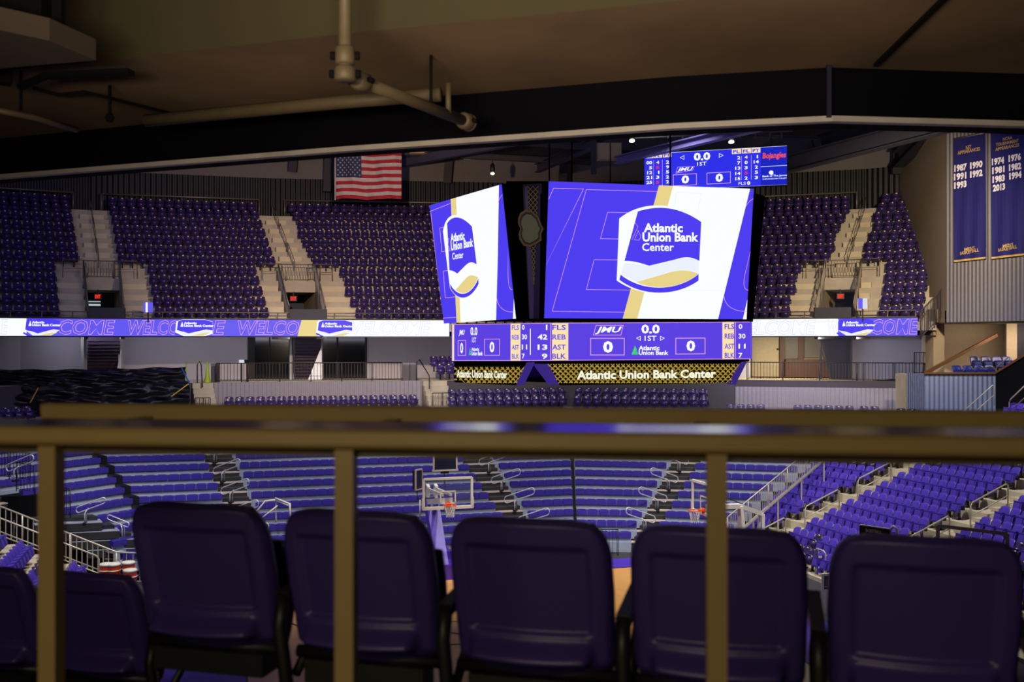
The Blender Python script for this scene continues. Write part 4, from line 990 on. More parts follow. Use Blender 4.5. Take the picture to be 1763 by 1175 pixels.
# orange coolers
def cooler(px, py, Y, lb):
    p = W(px, py, Y); t = thing('drinks_cooler', p, lb, 'cooler')
    b = MB(); b.lathe(p, [(.2, 0), (.205, .05), (.225, .36), (.225, .38)], mat('cooler_orange', (235, 82, 30), .4), 18); b.lathe(p, [(.227, .20), (.232, .20), (.232, .24), (.227, .24)], WHTP, 18); b.build('tank', t)
    b = MB(); b.lathe(p, [(.235, .385), (.235, .44), (.21, .47), (.05, .475)], WHTP, 18); b.build('lid', t)
    b = MB(); b.box(p.x-.03, p.x+.03, p.y-.26, p.y-.2, p.z+.04, p.z+.09, WHTP); b.build('tap', t)
for px, py, lb in ((183, 993, 'orange drinks cooler with white lid, leftmost of the pair behind the balustrade'), (196, 993, 'orange drinks cooler with white lid, right one of the pair behind the balustrade'), (221, 990, 'orange drinks cooler beside the first tall near seat, the farther one'), (224, 1004, 'orange drinks cooler beside the first tall near seat, the nearer one')):
    cooler(px, py, 35.4 if py < 1000 else 34.2, lb)
t = thing('cooler_table', (wx(204, 35.2), 35.2, 0), 'low dark bench carrying the orange coolers', 'table'); b = MB()
zt = W(190, 993, 35.4).z-.012; b.box(wx(172, 35.4), wx(236, 35.4), 33.9, 35.8, zt-.05, zt, C_DARK); b.build('table_top', t); b = MB()
zl = W(224, 1004, 34.2).z
for x in (174, 234):
    for y in (34.0, 35.7): b.bar((wx(x, y), y, 0), (wx(x, y), y, zt-.05), .05, .05, C_DARK, (1, 0, 0))
b.build('leg', t)

# ================================================================== HANGING SCOREBOARD
K = .8
sbA, sbAb = W(944.7, 312.3, 22.4), W(936.9, 548.3, 22.9); sbB, sbBb = W(1297.8, 325.3, 23.8), W(1285.2, 550, 24.15)
sbC, sbCb = W(863.7, 317.5, 22.95), W(888.5, 549, 23.2); sbD, sbDb = W(739.4, 353.9, 26.25), W(764.3, 557.5, 26.55)
sbA, sbB, sbBb, sbAb = flatten([sbA, sbB, sbBb, sbAb]); sbD, sbC, sbCb, sbDb = flatten([sbD, sbC, sbCb, sbDb])
OC = Vector((2.05, 25.45, 0))
SB = thing('hanging_scoreboard', (OC.x, OC.y, 9), 'large four-sided hanging video scoreboard above the court', 'scoreboard')
def rot180(p): return Vector((2*OC.x-p.x, 2*OC.y-p.y, p.z))
def slab(mb, c4, th, m):
    c4 = [Vector(p) for p in c4]; n = (c4[1]-c4[0]).cross(c4[3]-c4[0]).normalized()
    if n.dot(Vector((OC.x, OC.y, 11))-c4[0]) < 0: n = -n
    e = [p+n*.02 for p in c4]; f = [p+n*th for p in c4]; V = e+f
    mb.mesh(V, [(0, 1, 2, 3), (7, 6, 5, 4), (0, 4, 5, 1), (1, 5, 6, 2), (2, 6, 7, 3), (3, 7, 4, 0)], m)
b = MB()
faces = [(sbA, sbB, sbBb, sbAb), (sbD, sbC, sbCb, sbDb)]
for f in faces:
    slab(b, f, .3, BLKM); slab(b, [rot180(p) for p in f], .3, BLKM)
top = [sbD, sbC, sbA, sbB, rot180(sbD), rot180(sbC), rot180(sbA), rot180(sbB)]; bot = [sbDb, sbCb, sbAb, sbBb, rot180(sbDb), rot180(sbCb), rot180(sbAb), rot180(sbBb)]
ins = lambda p, f: Vector((OC.x+(p.x-OC.x)*f, OC.y+(p.y-OC.y)*f, p.z))
T = [ins(p, .97) for p in top]; Bt = [ins(p, .97) for p in bot]
for v in T: v.z = min(v.z, sbA.z-.25)
for v in Bt: v.z = 9.62
b.mesh(T+Bt, [tuple(range(8)), tuple(range(8, 16))[::-1]]+[(i, (i+1) % 8, 8+(i+1) % 8, 8+i) for i in range(8)], BLKM)
b.build('core', SB)
# right big screen (design coordinates of a close view)
def atl(cv, x0, y0, s, m, c2=True, off=.035):
    cv.text('Atlantic', (x0, y0, x0+308*s, y0+66*s), m, 6, off); cv.text('Union Bank', (x0, y0+72*s, x0+426*s, y0+140*s), m, 6, off)
    if c2: cv.text('Center', (x0, y0+153*s, x0+243*s, y0+217*s), m, 6, off*.6)
fn, nn = planar(faces[0]); cv = Canvas(fn, nn, [(21, 55.6), (1617, 114), (1560, 1130), (-14, 1122)])
cv.poly([(21, 55.6), (1617, 114), (1560, 1130), (-14, 1122)], L_PUR, 0)
cv.poly([(985, 84), (1588, 108), (1338, 1135), (706, 1135)], L_WHT, 1); cv.poly([(878, 80), (988, 84), (708, 1135), (595, 1135)], L_GLD, 2); cv.poly([(1566, 975), (1562, 1135), (1531, 1135)], L_WHT, 1)
for pl in ([(20, 195), (57, 110), (290, 116), (-8, 705)], [(868, 135), (312, 120), (47, 1067), (607, 1075)], [(635, 300), (478, 297), (422, 502), (560, 505)], [(555, 668), (373, 666), (313, 898), (655, 902)],
           bez((1612, 192), (1590, 200), (1565, 225), (1557, 248), 8), [(1589, 603), (1544, 790)]+bez((1544, 790), (1532, 860), (1538, 903), (1572, 903), 8), bez((1384, 955), (1390, 1020), (1450, 1070), (1560, 1068), 12)): cv.line(pl, 3.2, L_PNK, 3)
for pl in ([(1020, 142), (1208, 150), (1172, 310)], [(1080, 906), (1380, 906)], [(1010, 150), (1000, 240)]): cv.line(pl, 1.6, L_GRY, 2)
cv.poly(bez((568, 345), (740, 205), (1010, 205), (1207, 368), 20)+bez((1186, 830), (1000, 960), (740, 962), (548, 828), 20), L_WHT, 4)
cv.poly([(712, 290)]+bez((712, 290), (870, 240), (1030, 250), (1205, 372), 16)+bez((1190, 676), (1120, 635), (1070, 643), (1000, 665), 8)+[(800, 713)]+bez((800, 713), (740, 695), (700, 676), (608, 675), 8), L_PUR, 5)
cv.poly([(608, 690), (800, 716)]+bez((1000, 668), (1070, 646), (1120, 638), (1188, 680), 8)+bez((1183, 772), (1110, 740), (1030, 740), (950, 765), 8)+[(700, 838), (580, 780)], L_ICE, 5)
cv.poly(bez((1184, 776), (1110, 742), (1030, 742), (950, 767), 8)+[(700, 840)]+bez((700, 840), (830, 905), (1040, 895), (1184, 776), 12), L_GLD, 6)
cv.poly(bez((577, 782), (740, 915), (1010, 920), (1183, 778), 18)+bez((1183, 828), (1010, 955), (740, 955), (567, 822), 18), L_PUR, 7)
cv.text('Atlantic', (762, 385, 1058, 450), L_WHT, 6, .035); cv.text('Union Bank', (750, 457, 1175, 523), L_WHT, 6, .035); cv.text('Center', (746, 537, 990, 598), L_WHT, 6, .018)
cv.line([(692, 378), (712, 410), (665, 512)], 2.5, L_PNK, 6); cv.line([(714, 440), (685, 512), (722, 514), (735, 485), (714, 440)], 2.5, L_PNK, 6)
cv.build('main_screen', SB)
# left big screen
fn, nn = planar(faces[1]); cv = Canvas(fn, nn, [(37, 238), (577, 76), (692, 1083), (147, 1118)])
cv.poly([(37, 238), (577, 76), (692, 1083), (147, 1118)], L_PUR, 0)
cv.poly([(232, 150), (556, 70), (552, 600), (544, 1120), (274, 1120)], L_WHT, 1); cv.poly([(194, 165), (234, 150), (275, 1120), (245, 1120)], L_GLD, 2); cv.poly([(675, 935), (700, 1090), (670, 1090)], L_WHT, 1)
for pl in ([(45, 282), (195, 222)], [(165, 397), (117, 405), (133, 582), (178, 572)], [(188, 718), (143, 726), (160, 926), (232, 918)], [(143, 1077), (245, 1070)], [(50, 290), (110, 830), (140, 1075)],
           bez((586, 152), (570, 170), (558, 190), (554, 215), 8), [(634, 560), (632, 740)]+bez((632, 740), (636, 850), (645, 866), (668, 864), 8), bez((546, 925), (560, 1000), (600, 1036), (684, 1032), 10)): cv.line(pl, 3, L_PNK, 3)
cv.poly(bez((142, 430), (165, 270), (270, 275), (362, 392), 16)+bez((416, 822), (350, 965), (250, 955), (196, 852), 16), L_WHT, 4)
cv.poly([(174, 370)]+bez((174, 370), (215, 300), (290, 315), (360, 392), 14)+[(397, 674)]+bez((397, 674), (360, 650), (340, 655), (310, 685), 6)+[(252, 743)]+bez((252, 743), (230, 730), (215, 718), (192, 720), 6), L_PUR, 5)
cv.poly(bez((410, 772), (370, 750), (345, 750), (320, 775), 6)+[(238, 866)]+bez((238, 866), (290, 910), (360, 900), (410, 772), 10), L_GLD, 6)
cv.poly(bez((200, 820), (250, 920), (350, 930), (412, 780), 14)+bez((414, 820), (350, 955), (250, 950), (202, 850), 14), L_PUR, 7)
cv.text('Atlantic', [(201, 450), (304, 430), (306, 488), (203, 506)], L_WHT, 6, .035); cv.text('Union Bank', [(203, 512), (366, 482), (368, 538), (206, 572)], L_WHT, 6, .035); cv.text('Center', [(213, 590), (296, 578), (298, 624), (216, 640)], L_WHT, 6, .018)
cv.line([(186, 478), (182, 530), (200, 576), (186, 568)], 2.5, L_PNK, 6)
cv.build('side_screen', SB)
# corner column between the screens
def cwp(px, py, Y=22.75): return W(px, py, Y)
b = MB(); V = [cwp(871, 312, 22.95), cwp(942, 312, 22.55), cwp(936, 552, 23.05), cwp(890, 552, 23.25)]; slab(b, V, .4, BLKM); b.build('corner_backing', SB)
fn, nn = planar([cwp(900, 318, 22.6), cwp(933, 316, 22.6), cwp(928, 549, 23.0), cwp(911, 549, 23.0)])
cv = Canvas(fn, nn, [(95, 85), (235, 75), (215, 1118), (145, 1118)], .006)
cv.poly([(95, 85), (235, 75), (215, 1118), (145, 1118)], NAVY, 0); cv.poly([(110, 100), (150, 100), (178, 900), (175, 1118), (148, 1118)], LAV, 1); cv.poly([(130, 100), (208, 100), (178, 900)], mat('lattice_black', (12, 12, 20), .6), 2)
for i in range(19):
    y = 100+42*i; w0 = 39*(1-(y-100)/800); w1 = 39*(1-(y-58)/800)
    if w1 < 2: break
    cx0, cx1 = 169+(y-100)*.011, 169+(y-58)*.011; n_ = 2 if w0 > 20 else 1
    for q in range(n_):
        a0, b0 = cx0-w0+2*w0*q/n_, cx0-w0+2*w0*(q+1)/n_; a1, b1 = cx1-w1+2*w1*q/n_, cx1-w1+2*w1*(q+1)/n_
        cv.line([(a0, y), (b1, y+42)], 5, mat('lattice_gold', (244, 230, 180), .5), 3); cv.line([(b0, y), (a1, y+42)], 5, mat('lattice_gold', (244, 230, 180), .5), 3)
cv.build('corner_panel', SB)
fn, nn = planar([cwp(888, 358, 22.3), cwp(940, 358, 22.3), cwp(940, 430, 22.45), cwp(888, 430, 22.45)])
cv = Canvas(fn, nn, [(40, 270), (275, 270), (275, 590), (40, 590)], .02)
sh = [(58, 350), (75, 310), (115, 284), (165, 290), (192, 318), (215, 335), (240, 400), (258, 430), (238, 470), (240, 520), (200, 548), (150, 572), (100, 560), (70, 515), (62, 470), (75, 430), (58, 390)]
cv.poly(sh, GLDP, 0); cv.poly([(150+(x-150)*.86, 425+(y-425)*.88) for x, y in sh], mat('badge_purple', (92, 76, 150), .5), 1)
cv.poly([(150+(x-150)*.72, 430+(y-430)*.76) for x, y in sh], mat('badge_green', (214, 232, 214), .5), 2); cv.build('badge', SB)
# lower ring
def c8(x, y, Y): return W(770+x/3.326, 540+y/3.326, Y)
rA, rAb, rB, rBb = c8(480, 55, 22.3), c8(480, 272, 22.3), c8(1733, 47, 23.0), c8(1733, 262, 23.0)
rD, rDb = c8(42, 62, 23.8), c8(42, 272, 23.8)
rE, rEb = c8(24, 64, 24.4), c8(24, 272, 24.4); rF, rFb = c8(1745, 52, 23.6), c8(1745, 258, 23.6)
b = MB(); ring = [rE, rD, rA, rB, rF, rot180(rE), rot180(rD), rot180(rA), rot180(rB), rot180(rF)]
T = [ins(p, .985) for p in ring]; n_ = len(T)
b.mesh([Vector((p.x, p.y, 9.52)) for p in T]+[Vector((p.x, p.y, 8.62)) for p in T], [tuple(range(n_)), tuple(range(n_, 2*n_))[::-1]]+[(i, (i+1) % n_, n_+(i+1) % n_, n_+i) for i in range(n_)], BLKM); b.build('ring_body', SB)
DP = L_PUR2
rows4 = [(80, 'FLS'), (135, 'REB'), (193, 'AST'), (245, 'BLK')]
fn, nn = planar([rA, rB, rBb, rAb]); cv = Canvas(fn, nn, [(480, 55), (1733, 47), (1733, 262), (480, 272)])
cv.rect(470, 40, 1740, 280, DP, 0); cv.rect(600, 53, 693, 270, L_CRM, 1); cv.rect(1575, 46, 1642, 268, L_CRM, 1); cv.line([(593, 53), (592, 270)], 4, L_PNK, 2); cv.line([(1650, 48), (1650, 266)], 3, L_PNK, 2)
cv.line([(480, 57), (1733, 49)], 3, L_PNK, 2); cv.line([(480, 270), (1733, 260)], 3, L_PNK, 2)
for (y, s_), v, v2 in zip(rows4, ('1', '42', '13', '9'), ('0', '30', '11', '7')):
    cv.text(s_, (602, y-14, 677, y+14), DP, 3, .02); cv.text(s_, (1588, y-19, 1641, y+9), DP, 3, .02)
    wv = 24*len(v) if v != '1' else 1; cv.text(v, (571-wv-4, y-14, 571, y+14), L_WHT, 3, .03); cv.text(v2, (1668, y-18, 1668+(20 if len(v2) == 1 else 38), y+8), L_WHT, 3, .02)
cv.line([(852, 68), (1007, 68), (994, 124), (836, 124)], 3, L_PNK, 3, True); cv.text('JMU', (848, 77, 996, 118), L_WHT, 5, .03, .3)
cv.text('0.0', (1114, 66, 1213, 113), L_WHT, 3, .035); cv.text('1ST', (1130, 128, 1197, 157), L_WHT, 3, .01)
for x0, s_ in ((1083, 1), (1242, -1)): cv.line([(x0, 142), (x0+22*s_, 131), (x0+22*s_, 154)], 3, L_WHT, 3, True)
cv.line([(820, 143), (1013, 143), (1013, 238), (820, 238)], 4, L_PNK, 3, True); cv.line([(1308, 142), (1475, 141), (1475, 231), (1308, 233)], 4, L_PNK, 3, True)
cv.text('0', (896, 162, 944, 222), L_WHT, 3, .04); cv.text('0', (1373, 158, 1415, 214), L_WHT, 3, .04)
cv.text('Atlantic', (1097, 186, 1214, 210), L_WHT, 3, .03); cv.text('Union Bank', (1097, 213, 1263, 237), L_WHT, 3, .03); cv.poly([(1055, 236), (1074, 184), (1084, 205), (1072, 236)], L_GRN, 3); cv.poly([(1074, 236), (1084, 210), (1092, 236)], L_GRN, 3)
cv.build('score_display', SB)
fn, nn = planar([rD, rA, rAb, rDb]); cv = Canvas(fn, nn, [(42, 62), (480, 55), (480, 272), (42, 272)])
cv.rect(30, 40, 490, 290, DP, 0); cv.rect(363, 50, 420, 275, L_CRM, 1); cv.line([(478, 90), (478, 235)], 5, L_WHT, 3); cv.line([(42, 64), (480, 58)], 3, L_PNK, 2); cv.line([(42, 270), (480, 270)], 3, L_PNK, 2)
for (y, s_), v in zip(rows4, ('0', '30', '11', '7')): cv.text(s_, (373, y-12, 412, y+14), DP, 3, .02); cv.text(v, (430, y-14, 430+(14 if len(v) == 1 else 28), y+13), L_WHT, 3, .02)
cv.text('JMU', (69, 95, 102, 130), L_WHT, 4, .03, .3); cv.text('0.0', (136, 80, 174, 124), L_WHT, 3, .03); cv.text('1ST', (144, 138, 167, 166), L_WHT, 3, .01)
cv.line([(64, 155), (108, 154), (108, 240), (64, 241)], 3, L_PNK, 3, True); cv.line([(215, 148), (301, 147), (301, 240), (215, 240)], 3, L_PNK, 3, True); cv.text('0', (77, 170, 92, 227), L_WHT, 3, .03); cv.text('0', (246, 164, 270, 221), L_WHT, 3, .03)
cv.text('Atlantic', (141, 196, 184, 214), L_WHT, 3, .03); cv.text('Union Bank', (141, 218, 204, 240), L_WHT, 3, .03); cv.poly([(127, 239), (132, 194), (138, 239)], L_GRN, 3); cv.build('side_display', SB)
fn, nn = planar([rE, rD, rDb, rEb]); cv = Canvas(fn, nn, [(0, 0), (10, 0), (10, 100), (0, 100)]); cv.rect(0, 0, 10, 100, DP, 0); cv.rect(3, 0, 9, 100, L_CRM, 1); cv.build('end_display', SB)
fn, nn = planar([rB, rF, rFb, rBb]); cv = Canvas(fn, nn, [(0, 0), (10, 0), (10, 100), (0, 100)]); cv.rect(0, 0, 10, 100, DP, 0); cv.build('end_display', SB)
# bottom valance with lattice
LBK = mat('lattice_dark', (26, 22, 14), .6); LGD = mat('lattice_yellow', (216, 184, 60), .4, emit=(186, 156, 60), es=.8); GLOW = led('lit_letters', (250, 246, 216))
def lattice(c4, des, txt, tq, name):
    fn, nn = planar(c4); cv = Canvas(fn, nn, des, .006); cv.poly(des, LBK, 0)
    x0 = min(d[0] for d in des); x1 = max(d[0] for d in des); y0, y1 = 272, 415; p = 30; H_ = y1-y0
    def clip(xa, ya, xb, yb):
        pts = []
        for i in range(9):
            x, y = xa+(xb-xa)*i/8, ya+(yb-ya)*i/8
            q = cv.H @ np.array([x, y, 1.0]); u, v = q[0]/q[2], q[1]/q[2]
            if 0 <= u <= 1 and 0 <= v <= 1: pts.append((x, y))
        if len(pts) > 1: cv.line([pts[0], pts[-1]], 5, LGD, 1)
    k = int(x0)-150
    while k < x1+150: clip(k, y0, k+H_, y1); clip(k+H_, y0, k, y1); k += p
    nx = int((x1-x0)/p)+2
    for i in range(nx):
        for j in range(10):
            x, y = x0+i*p*.5*2+(p/2 if j % 2 else 0), y0+j*p/2
            q = cv.H @ np.array([x, y, 1.0]); u, v = q[0]/q[2], q[1]/q[2]
            if .02 < u < .98 and .1 < v < .92: cv.line([(x-4, y), (x+4, y)], 8, LGD, 2)
    if txt: cv.text(txt, tq, LBK, 3, .09); cv.text(txt, tq, GLOW, 5, .04)
    cv.build(name, SB)
lattice([c8(560, 288, 22.35), c8(1702, 276, 22.95), c8(1655, 397, 23.3), c8(645, 412, 22.75)], [(560, 288), (1702, 276), (1655, 397), (645, 412)], 'Atlantic Union Bank Center', [(745, 325), (1534, 318), (1534, 362), (745, 372)], 'lattice_sign')
lattice([c8(35, 298, 23.7), c8(470, 290, 22.4), c8(395, 412, 22.8), c8(42, 395, 24.0)], [(35, 298), (470, 290), (395, 412), (42, 395)], 'Atlantic Union Bank Center', [(60, 322), (347, 328), (345, 368), (60, 362)], 'side_lattice_sign')
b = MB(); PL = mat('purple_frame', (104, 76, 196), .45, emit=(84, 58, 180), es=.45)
for q, Y0, Y1 in (([(455, 292), (500, 290), (440, 414), (395, 414)], 22.3, 22.8), ([(495, 300), (575, 300), (648, 412), (580, 414)], 22.3, 22.75), ([(1685, 290), (1715, 286), (1652, 412), (1605, 410)], 22.85, 23.3), ([(30, 296), (40, 296), (46, 398), (38, 396)], 23.8, 24.1)):
    b = MB(); V = [c8(x, y, Y0 if i < 2 else Y1) for i, (x, y) in enumerate(q)]; slab(b, V, .06, PL); b.build('corner_bracket', SB)
b = MB(); slab(b, [c8(465, 292, 22.5), c8(530, 292, 22.5), c8(530, 370, 22.8), c8(465, 370, 22.8)], .05, NAVY); b.build('corner_bracket', SB)
b = MB(); V = [c8(40, 268, 23.9), c8(480, 272, 22.6), c8(1720, 262, 23.3), c8(1690, 300, 23.4), c8(480, 300, 22.7), c8(40, 300, 24.0)]; b.mesh(V, [(0, 1, 4, 5), (1, 2, 3, 4)], BLKM)
low = [ins(p, .9) for p in (rD, rA, rB, rot180(rD), rot180(rA), rot180(rB))]; b.mesh([Vector((p.x, p.y, 8.6)) for p in low]+[Vector((ins(p, .9).x, ins(p, .9).y, 8.15)) for p in low], [tuple(range(6)), tuple(range(6, 12))[::-1]]+[(i, (i+1) % 6, 6+(i+1) % 6, 6+i) for i in range(6)], BLKM); b.build('underside', SB)
b = MB()
for p in (ins(sbA, .5), ins(sbB, .5), ins(sbC, .5), ins(rot180(sbA), .5)): b.tube([(p.x, p.y, sbA.z-.3), (p.x, p.y, 20.6)], .02, BLK)
b.build('suspension_cable', SB)

# ------------------------------------------------------------------ corner screen
def c6(x, y, Y): return W(1090+x/5.877, 220+y/5.877, Y)
q4 = [c6(115, 266, 44.5), c6(1557, 183, 42.5), c6(1557, 577, 42.5), c6(115, 642, 44.5)]
t = thing('corner_screen', (q4[0]+q4[1])/2, 'smaller hanging score screen with team numbers and two adverts, upper right behind the scoreboard', 'scoreboard')
b = MB(); V = [p+Vector((0, .05, 0)) for p in q4]+[p+Vector((.05, .4, 0)) for p in q4]; b.mesh(V, [(0, 1, 2, 3), (7, 6, 5, 4), (0, 4, 5, 1), (1, 5, 6, 2), (2, 6, 7, 3), (3, 7, 4, 0)], BLKM); b.build('case', t)
fn, nn = planar(q4); cv = Canvas(fn, nn, [(115, 266), (1557, 183), (1557, 577), (115, 642)], .008)
sl = lambda x, y: y-.054*(x-115)
def rot(x0, y0, x1, y1): return [(x0, y0), (x1, y0-.054*(x1-x0)), (x1, y1-.054*(x1-x0)), (x0, y1)]
cv.poly([(115, 260), (1292, 195), (1292, 600), (115, 650)], L_BLU, 0); cv.poly([(1292, 195), (1560, 180), (1560, 381), (1292, 397)], L_DBL, 1); cv.poly([(1292, 399), (1560, 383), (1560, 580), (1292, 595)], L_DBL, 1); cv.line([(1292, 397), (1557, 381)], 4, L_WHT, 2)
cv.line([(115, 642), (1557, 578)], 4, L_ICE, 3); cv.line([(390, 252), (1557, 184)], 3, L_ICE, 3); cv.line([(1290, 198), (1290, 590)], 3, L_BLU, 2)
for x, s_ in ((118, 'PL'), (208, 'FL'), (302, 'PT')): cv.poly(rot(x, 268-.054*(x-115), x+86, 312-.054*(x-115)), L_CRM, 1); cv.text(s_, rot(x+12, 276-.054*(x-115), x+70, 305-.054*(x-115)), L_BLU, 2, .03)
for x, s_ in ((1000, 'PL'), (1100, 'FL'), (1197, 'PT')): cv.poly(rot(x, 218-.06*(x-1000), x+92, 268-.06*(x-1000)), L_CRM, 1); cv.text(s_, rot(x+14, 230-.06*(x-1000), x+78, 259-.06*(x-1000)), L_BLU, 2, .03)
def num(s_, xr, y, m, h=32): w_ = 28*len(s_)-(8 if s_[0] == '1' else 0)-(12 if s_ == '1' else 0); cv.text(s_, rot(xr-w_, y-h/2+2, xr, y+h/2), m, 3, .03)
for i, (a, f, p) in enumerate((('00', '4', '2'), ('5', '5', '9'), ('12', '1', '5'), ('21', '3', '2'), ('25', '5', '2'))):
    y = 356+50*i; num(a, 193, y, L_WHT); num(f, 264, y-4, L_RED if f == '5' else (L_YEL if f == '4' else L_WHT)); num(p, 363, y-8, L_WHT)
for i, (a, f, p) in enumerate((('2', '4', '1'), ('7', '0', '14'), ('13', '3', '2'), ('14', '5', '5'), ('15', '2', '3'))):
    y = 305+53*i; num(a, 1084, y, L_WHT); num(f, 1158, y-6, L_RED if f == '5' else (L_YEL if f == '4' else L_WHT)); num(p, 1262 if len(p) < 2 else 1270, y-12, L_WHT)
for x, y0, y1 in ((208, 330, 600), (296, 325, 595), (1097, 288, 530), (1195, 282, 525)): cv.line([(x, y0), (x, y1)], 3, L_PNK, 2)
cv.text('0.0', rot(620, 260, 776, 332), L_WHT, 3, .04); cv.text('1ST', rot(650, 350, 742, 386), L_WHT, 3, .01); cv.line([(478, 304), (516, 284), (516, 322)], 4, L_WHT, 3, True); cv.line([(912, 281), (872, 262), (872, 302)], 4, L_WHT, 3, True)
cv.line([(407, 478), (642, 466), (642, 578), (407, 590)], 5, L_PNK, 3, True); cv.line([(748, 460), (985, 448), (985, 560), (748, 572)], 5, L_PNK, 3, True); cv.text('0', rot(498, 490, 560, 562), L_WHT, 3, .05); cv.text('0', rot(842, 472, 904, 546), L_WHT, 3, .05)
cv.line(rot(452, 400, 622, 458)[:2]+[(604, 432), (434, 462)], 3, L_PNK, 3, True); cv.text('JMU', rot(446, 408, 606, 452), L_WHT, 4, .03, .3); cv.text('FLS', rot(1068, 552, 1140, 582), L_WHT, 3, 0); cv.text('0', rot(1156, 545, 1184, 578), L_WHT, 3, .05)
cv.text('Bojangles', rot(1312, 258, 1545, 330), L_ORG, 3, .025, .1); cv.text('Bank of The James', rot(1310, 484, 1556, 508), L_WHT, 3, .015); cv.text('SHENANDOAH VALLEY', rot(1310, 516, 1556, 530), L_WHT, 3, 0)
cv.poly(arc(1398, 456, 24, 30, 330, 12, 22), L_WHT, 3); cv.build('screen_face', t)
b = MB(); b.tube([(q4[0].x+.6, 44.6, q4[0].z), (q4[0].x+.6, 44.6, 20.6)], .03, BLK); b.tube([(q4[1].x-.6, 42.8, q4[1].z), (q4[1].x-.6, 42.8, 20.6)], .03, BLK); b.build('hanger', t)

# ------------------------------------------------------------------ ribbon displays
def ribbon(x0, x1, label):
    mid = UB.pt(UB.par((x0+x1)/2, 0), 0); t = thing('ribbon_display', (mid.x, mid.y-.2, 9.35), label, 'display')
    def fn(u, v):
        p = UB.pt(UB.par(x0+(x1-x0)*u, 0), 0); return Vector((p.x, p.y-.25, 10.2-.85*v))
    b = MB(); L, _ = UB.path(UB.par(x0, 0), UB.par(x1, 0), 0)
    for i in range(len(L)-1):
        a, c = L[i], L[i+1]; b.prism([(a.x, a.y-.22), (c.x, c.y-.22), (c.x, c.y), (a.x, a.y)], 9.3, 10.25, C_DARK)
    b.build('housing', t)
    cv = Canvas(fn, (0, -1, 0), [(x0, 0), (x1, 0), (x1, 100), (x0, 100)], .02); return t, cv
def rlogo(cv, x, w=58, white=True):
    s = w/58.0
    if white: cv.poly([(x+2*s, 12), (x+12*s, 0), (x+48*s, 0), (x+60*s, 12), (x+60*s, 86), (x+48*s, 100), (x+12*s, 100), (x+0*s, 82)], L_WHT, 3)
    cv.poly([(x+5*s, 12), (x+12*s, 2), (x+48*s, 2), (x+60*s, 14), (x+60*s, 66), (x+50*s, 60), (x+22*s, 84), (x+3*s, 64)], L_PUR, 4)
    cv.poly([(x+3*s, 68), (x+14*s, 74), (x+24*s, 86), (x+50*s, 62), (x+60*s, 66), (x+54*s, 80), (x+36*s, 98), (x+16*s, 98)], L_ICE, 5); cv.poly([(x+26*s, 98), (x+46*s, 82), (x+57*s, 80), (x+46*s, 98)], L_GLD, 6)
    cv.poly([(x+1*s, 78), (x+10*s, 94), (x+14*s, 100), (x+8*s, 100), (x+0*s, 88)], L_PUR, 6)
    cv.text('Atlantic', (x+15*s, 16, x+35*s, 28), L_WHT, 6, .05); cv.text('Union Bank Center', (x+15*s, 31, x+62*s, 44), L_WHT, 6, .05); cv.poly([(x+9*s, 44), (x+12*s, 12), (x+14*s, 44)], L_WHT, 6)
def outl(cv, txt, x0, x1, m, bg, y0=8, y1=90): cv.text(txt, (x0, y0, x1, y1), m, 1.6, .03, .18); cv.text(txt, (x0, y0, x1, y1), bg, 2.3, .006, .18)
t, cv = ribbon(-60, 774, 'long curved ribbon display with WELCOME lettering, left of the scoreboard')
cv.rect(-60, 0, 52, 100, L_WHT, 0, 6); cv.rect(50, 0, 521, 100, L_RIB, .4, 90); cv.rect(521, 0, 774, 100, L_WHT, 0, 14); cv.poly([(521, 0), (550, 0), (546, 100), (514, 100)], L_GLD, 1); cv.rect(545, 0, 549, 100, L_GLD, .9)
outl(cv, 'WELCOME', -58, 18, L_GRY, L_WHT); outl(cv, 'COME', 106, 201, L_PNK, L_RIB); outl(cv, 'WELCO', 225, 312, L_PNK, L_RIB); outl(cv, 'E', 370, 390, L_PNK, L_RIB); outl(cv, 'WELCO', 413, 517, L_PNK, L_RIB); outl(cv, 'VELCOME', 607, 741, L_GRY, L_WHT)
rlogo(cv, 46, 60, False); rlogo(cv, 305, 62); rlogo(cv, 546, 60); cv.build('led_face', t)
t, cv = ribbon(1270, 1576, 'curved ribbon display with WELCOME lettering, right of the scoreboard')
cv.rect(1270, 0, 1440, 100, L_WHT, 0, 8); cv.rect(1440, 0, 1576, 100, L_RIB, 0, 8); outl(cv, 'ELCOME', 1284, 1401, L_GRY, L_WHT); outl(cv, 'W', 1423, 1440, L_GRY, L_WHT); outl(cv, 'COME', 1497, 1576, L_PNK, L_RIB); rlogo(cv, 1436, 62, False); cv.build('led_face', t)
# small signs standing at the front of the upper stand
for x0, x1, y0, y1, Y, lb in ((247, 263, 521, 538, 49.9, 'small blue and white sign at the front of the upper stand, left'), (1477, 1493, 514, 532, 47.8, 'small pale sign at the front of the upper stand, right')):
    a, c = W(x0, y1, Y), W(x1, y0, Y); t = thing('small_sign', a, lb, 'sign'); b = MB(); b.box(a.x, c.x, Y-.02, Y+.02, a.z, c.z, L_RIB if x0 < 900 else L_GRY); b.build('sign_face', t)
    b = MB(); b.box(a.x+(.12 if x0 < 900 else 0), a.x+.22, Y-.03, Y-.021, a.z, c.z, L_WHT if x0 < 900 else L_RIB); b.build('stripe', t); b = MB(); b.box(a.x+.2, a.x+.26, Y-.02, Y+.02, uz(0), a.z, BLK); b.build('stand', t)
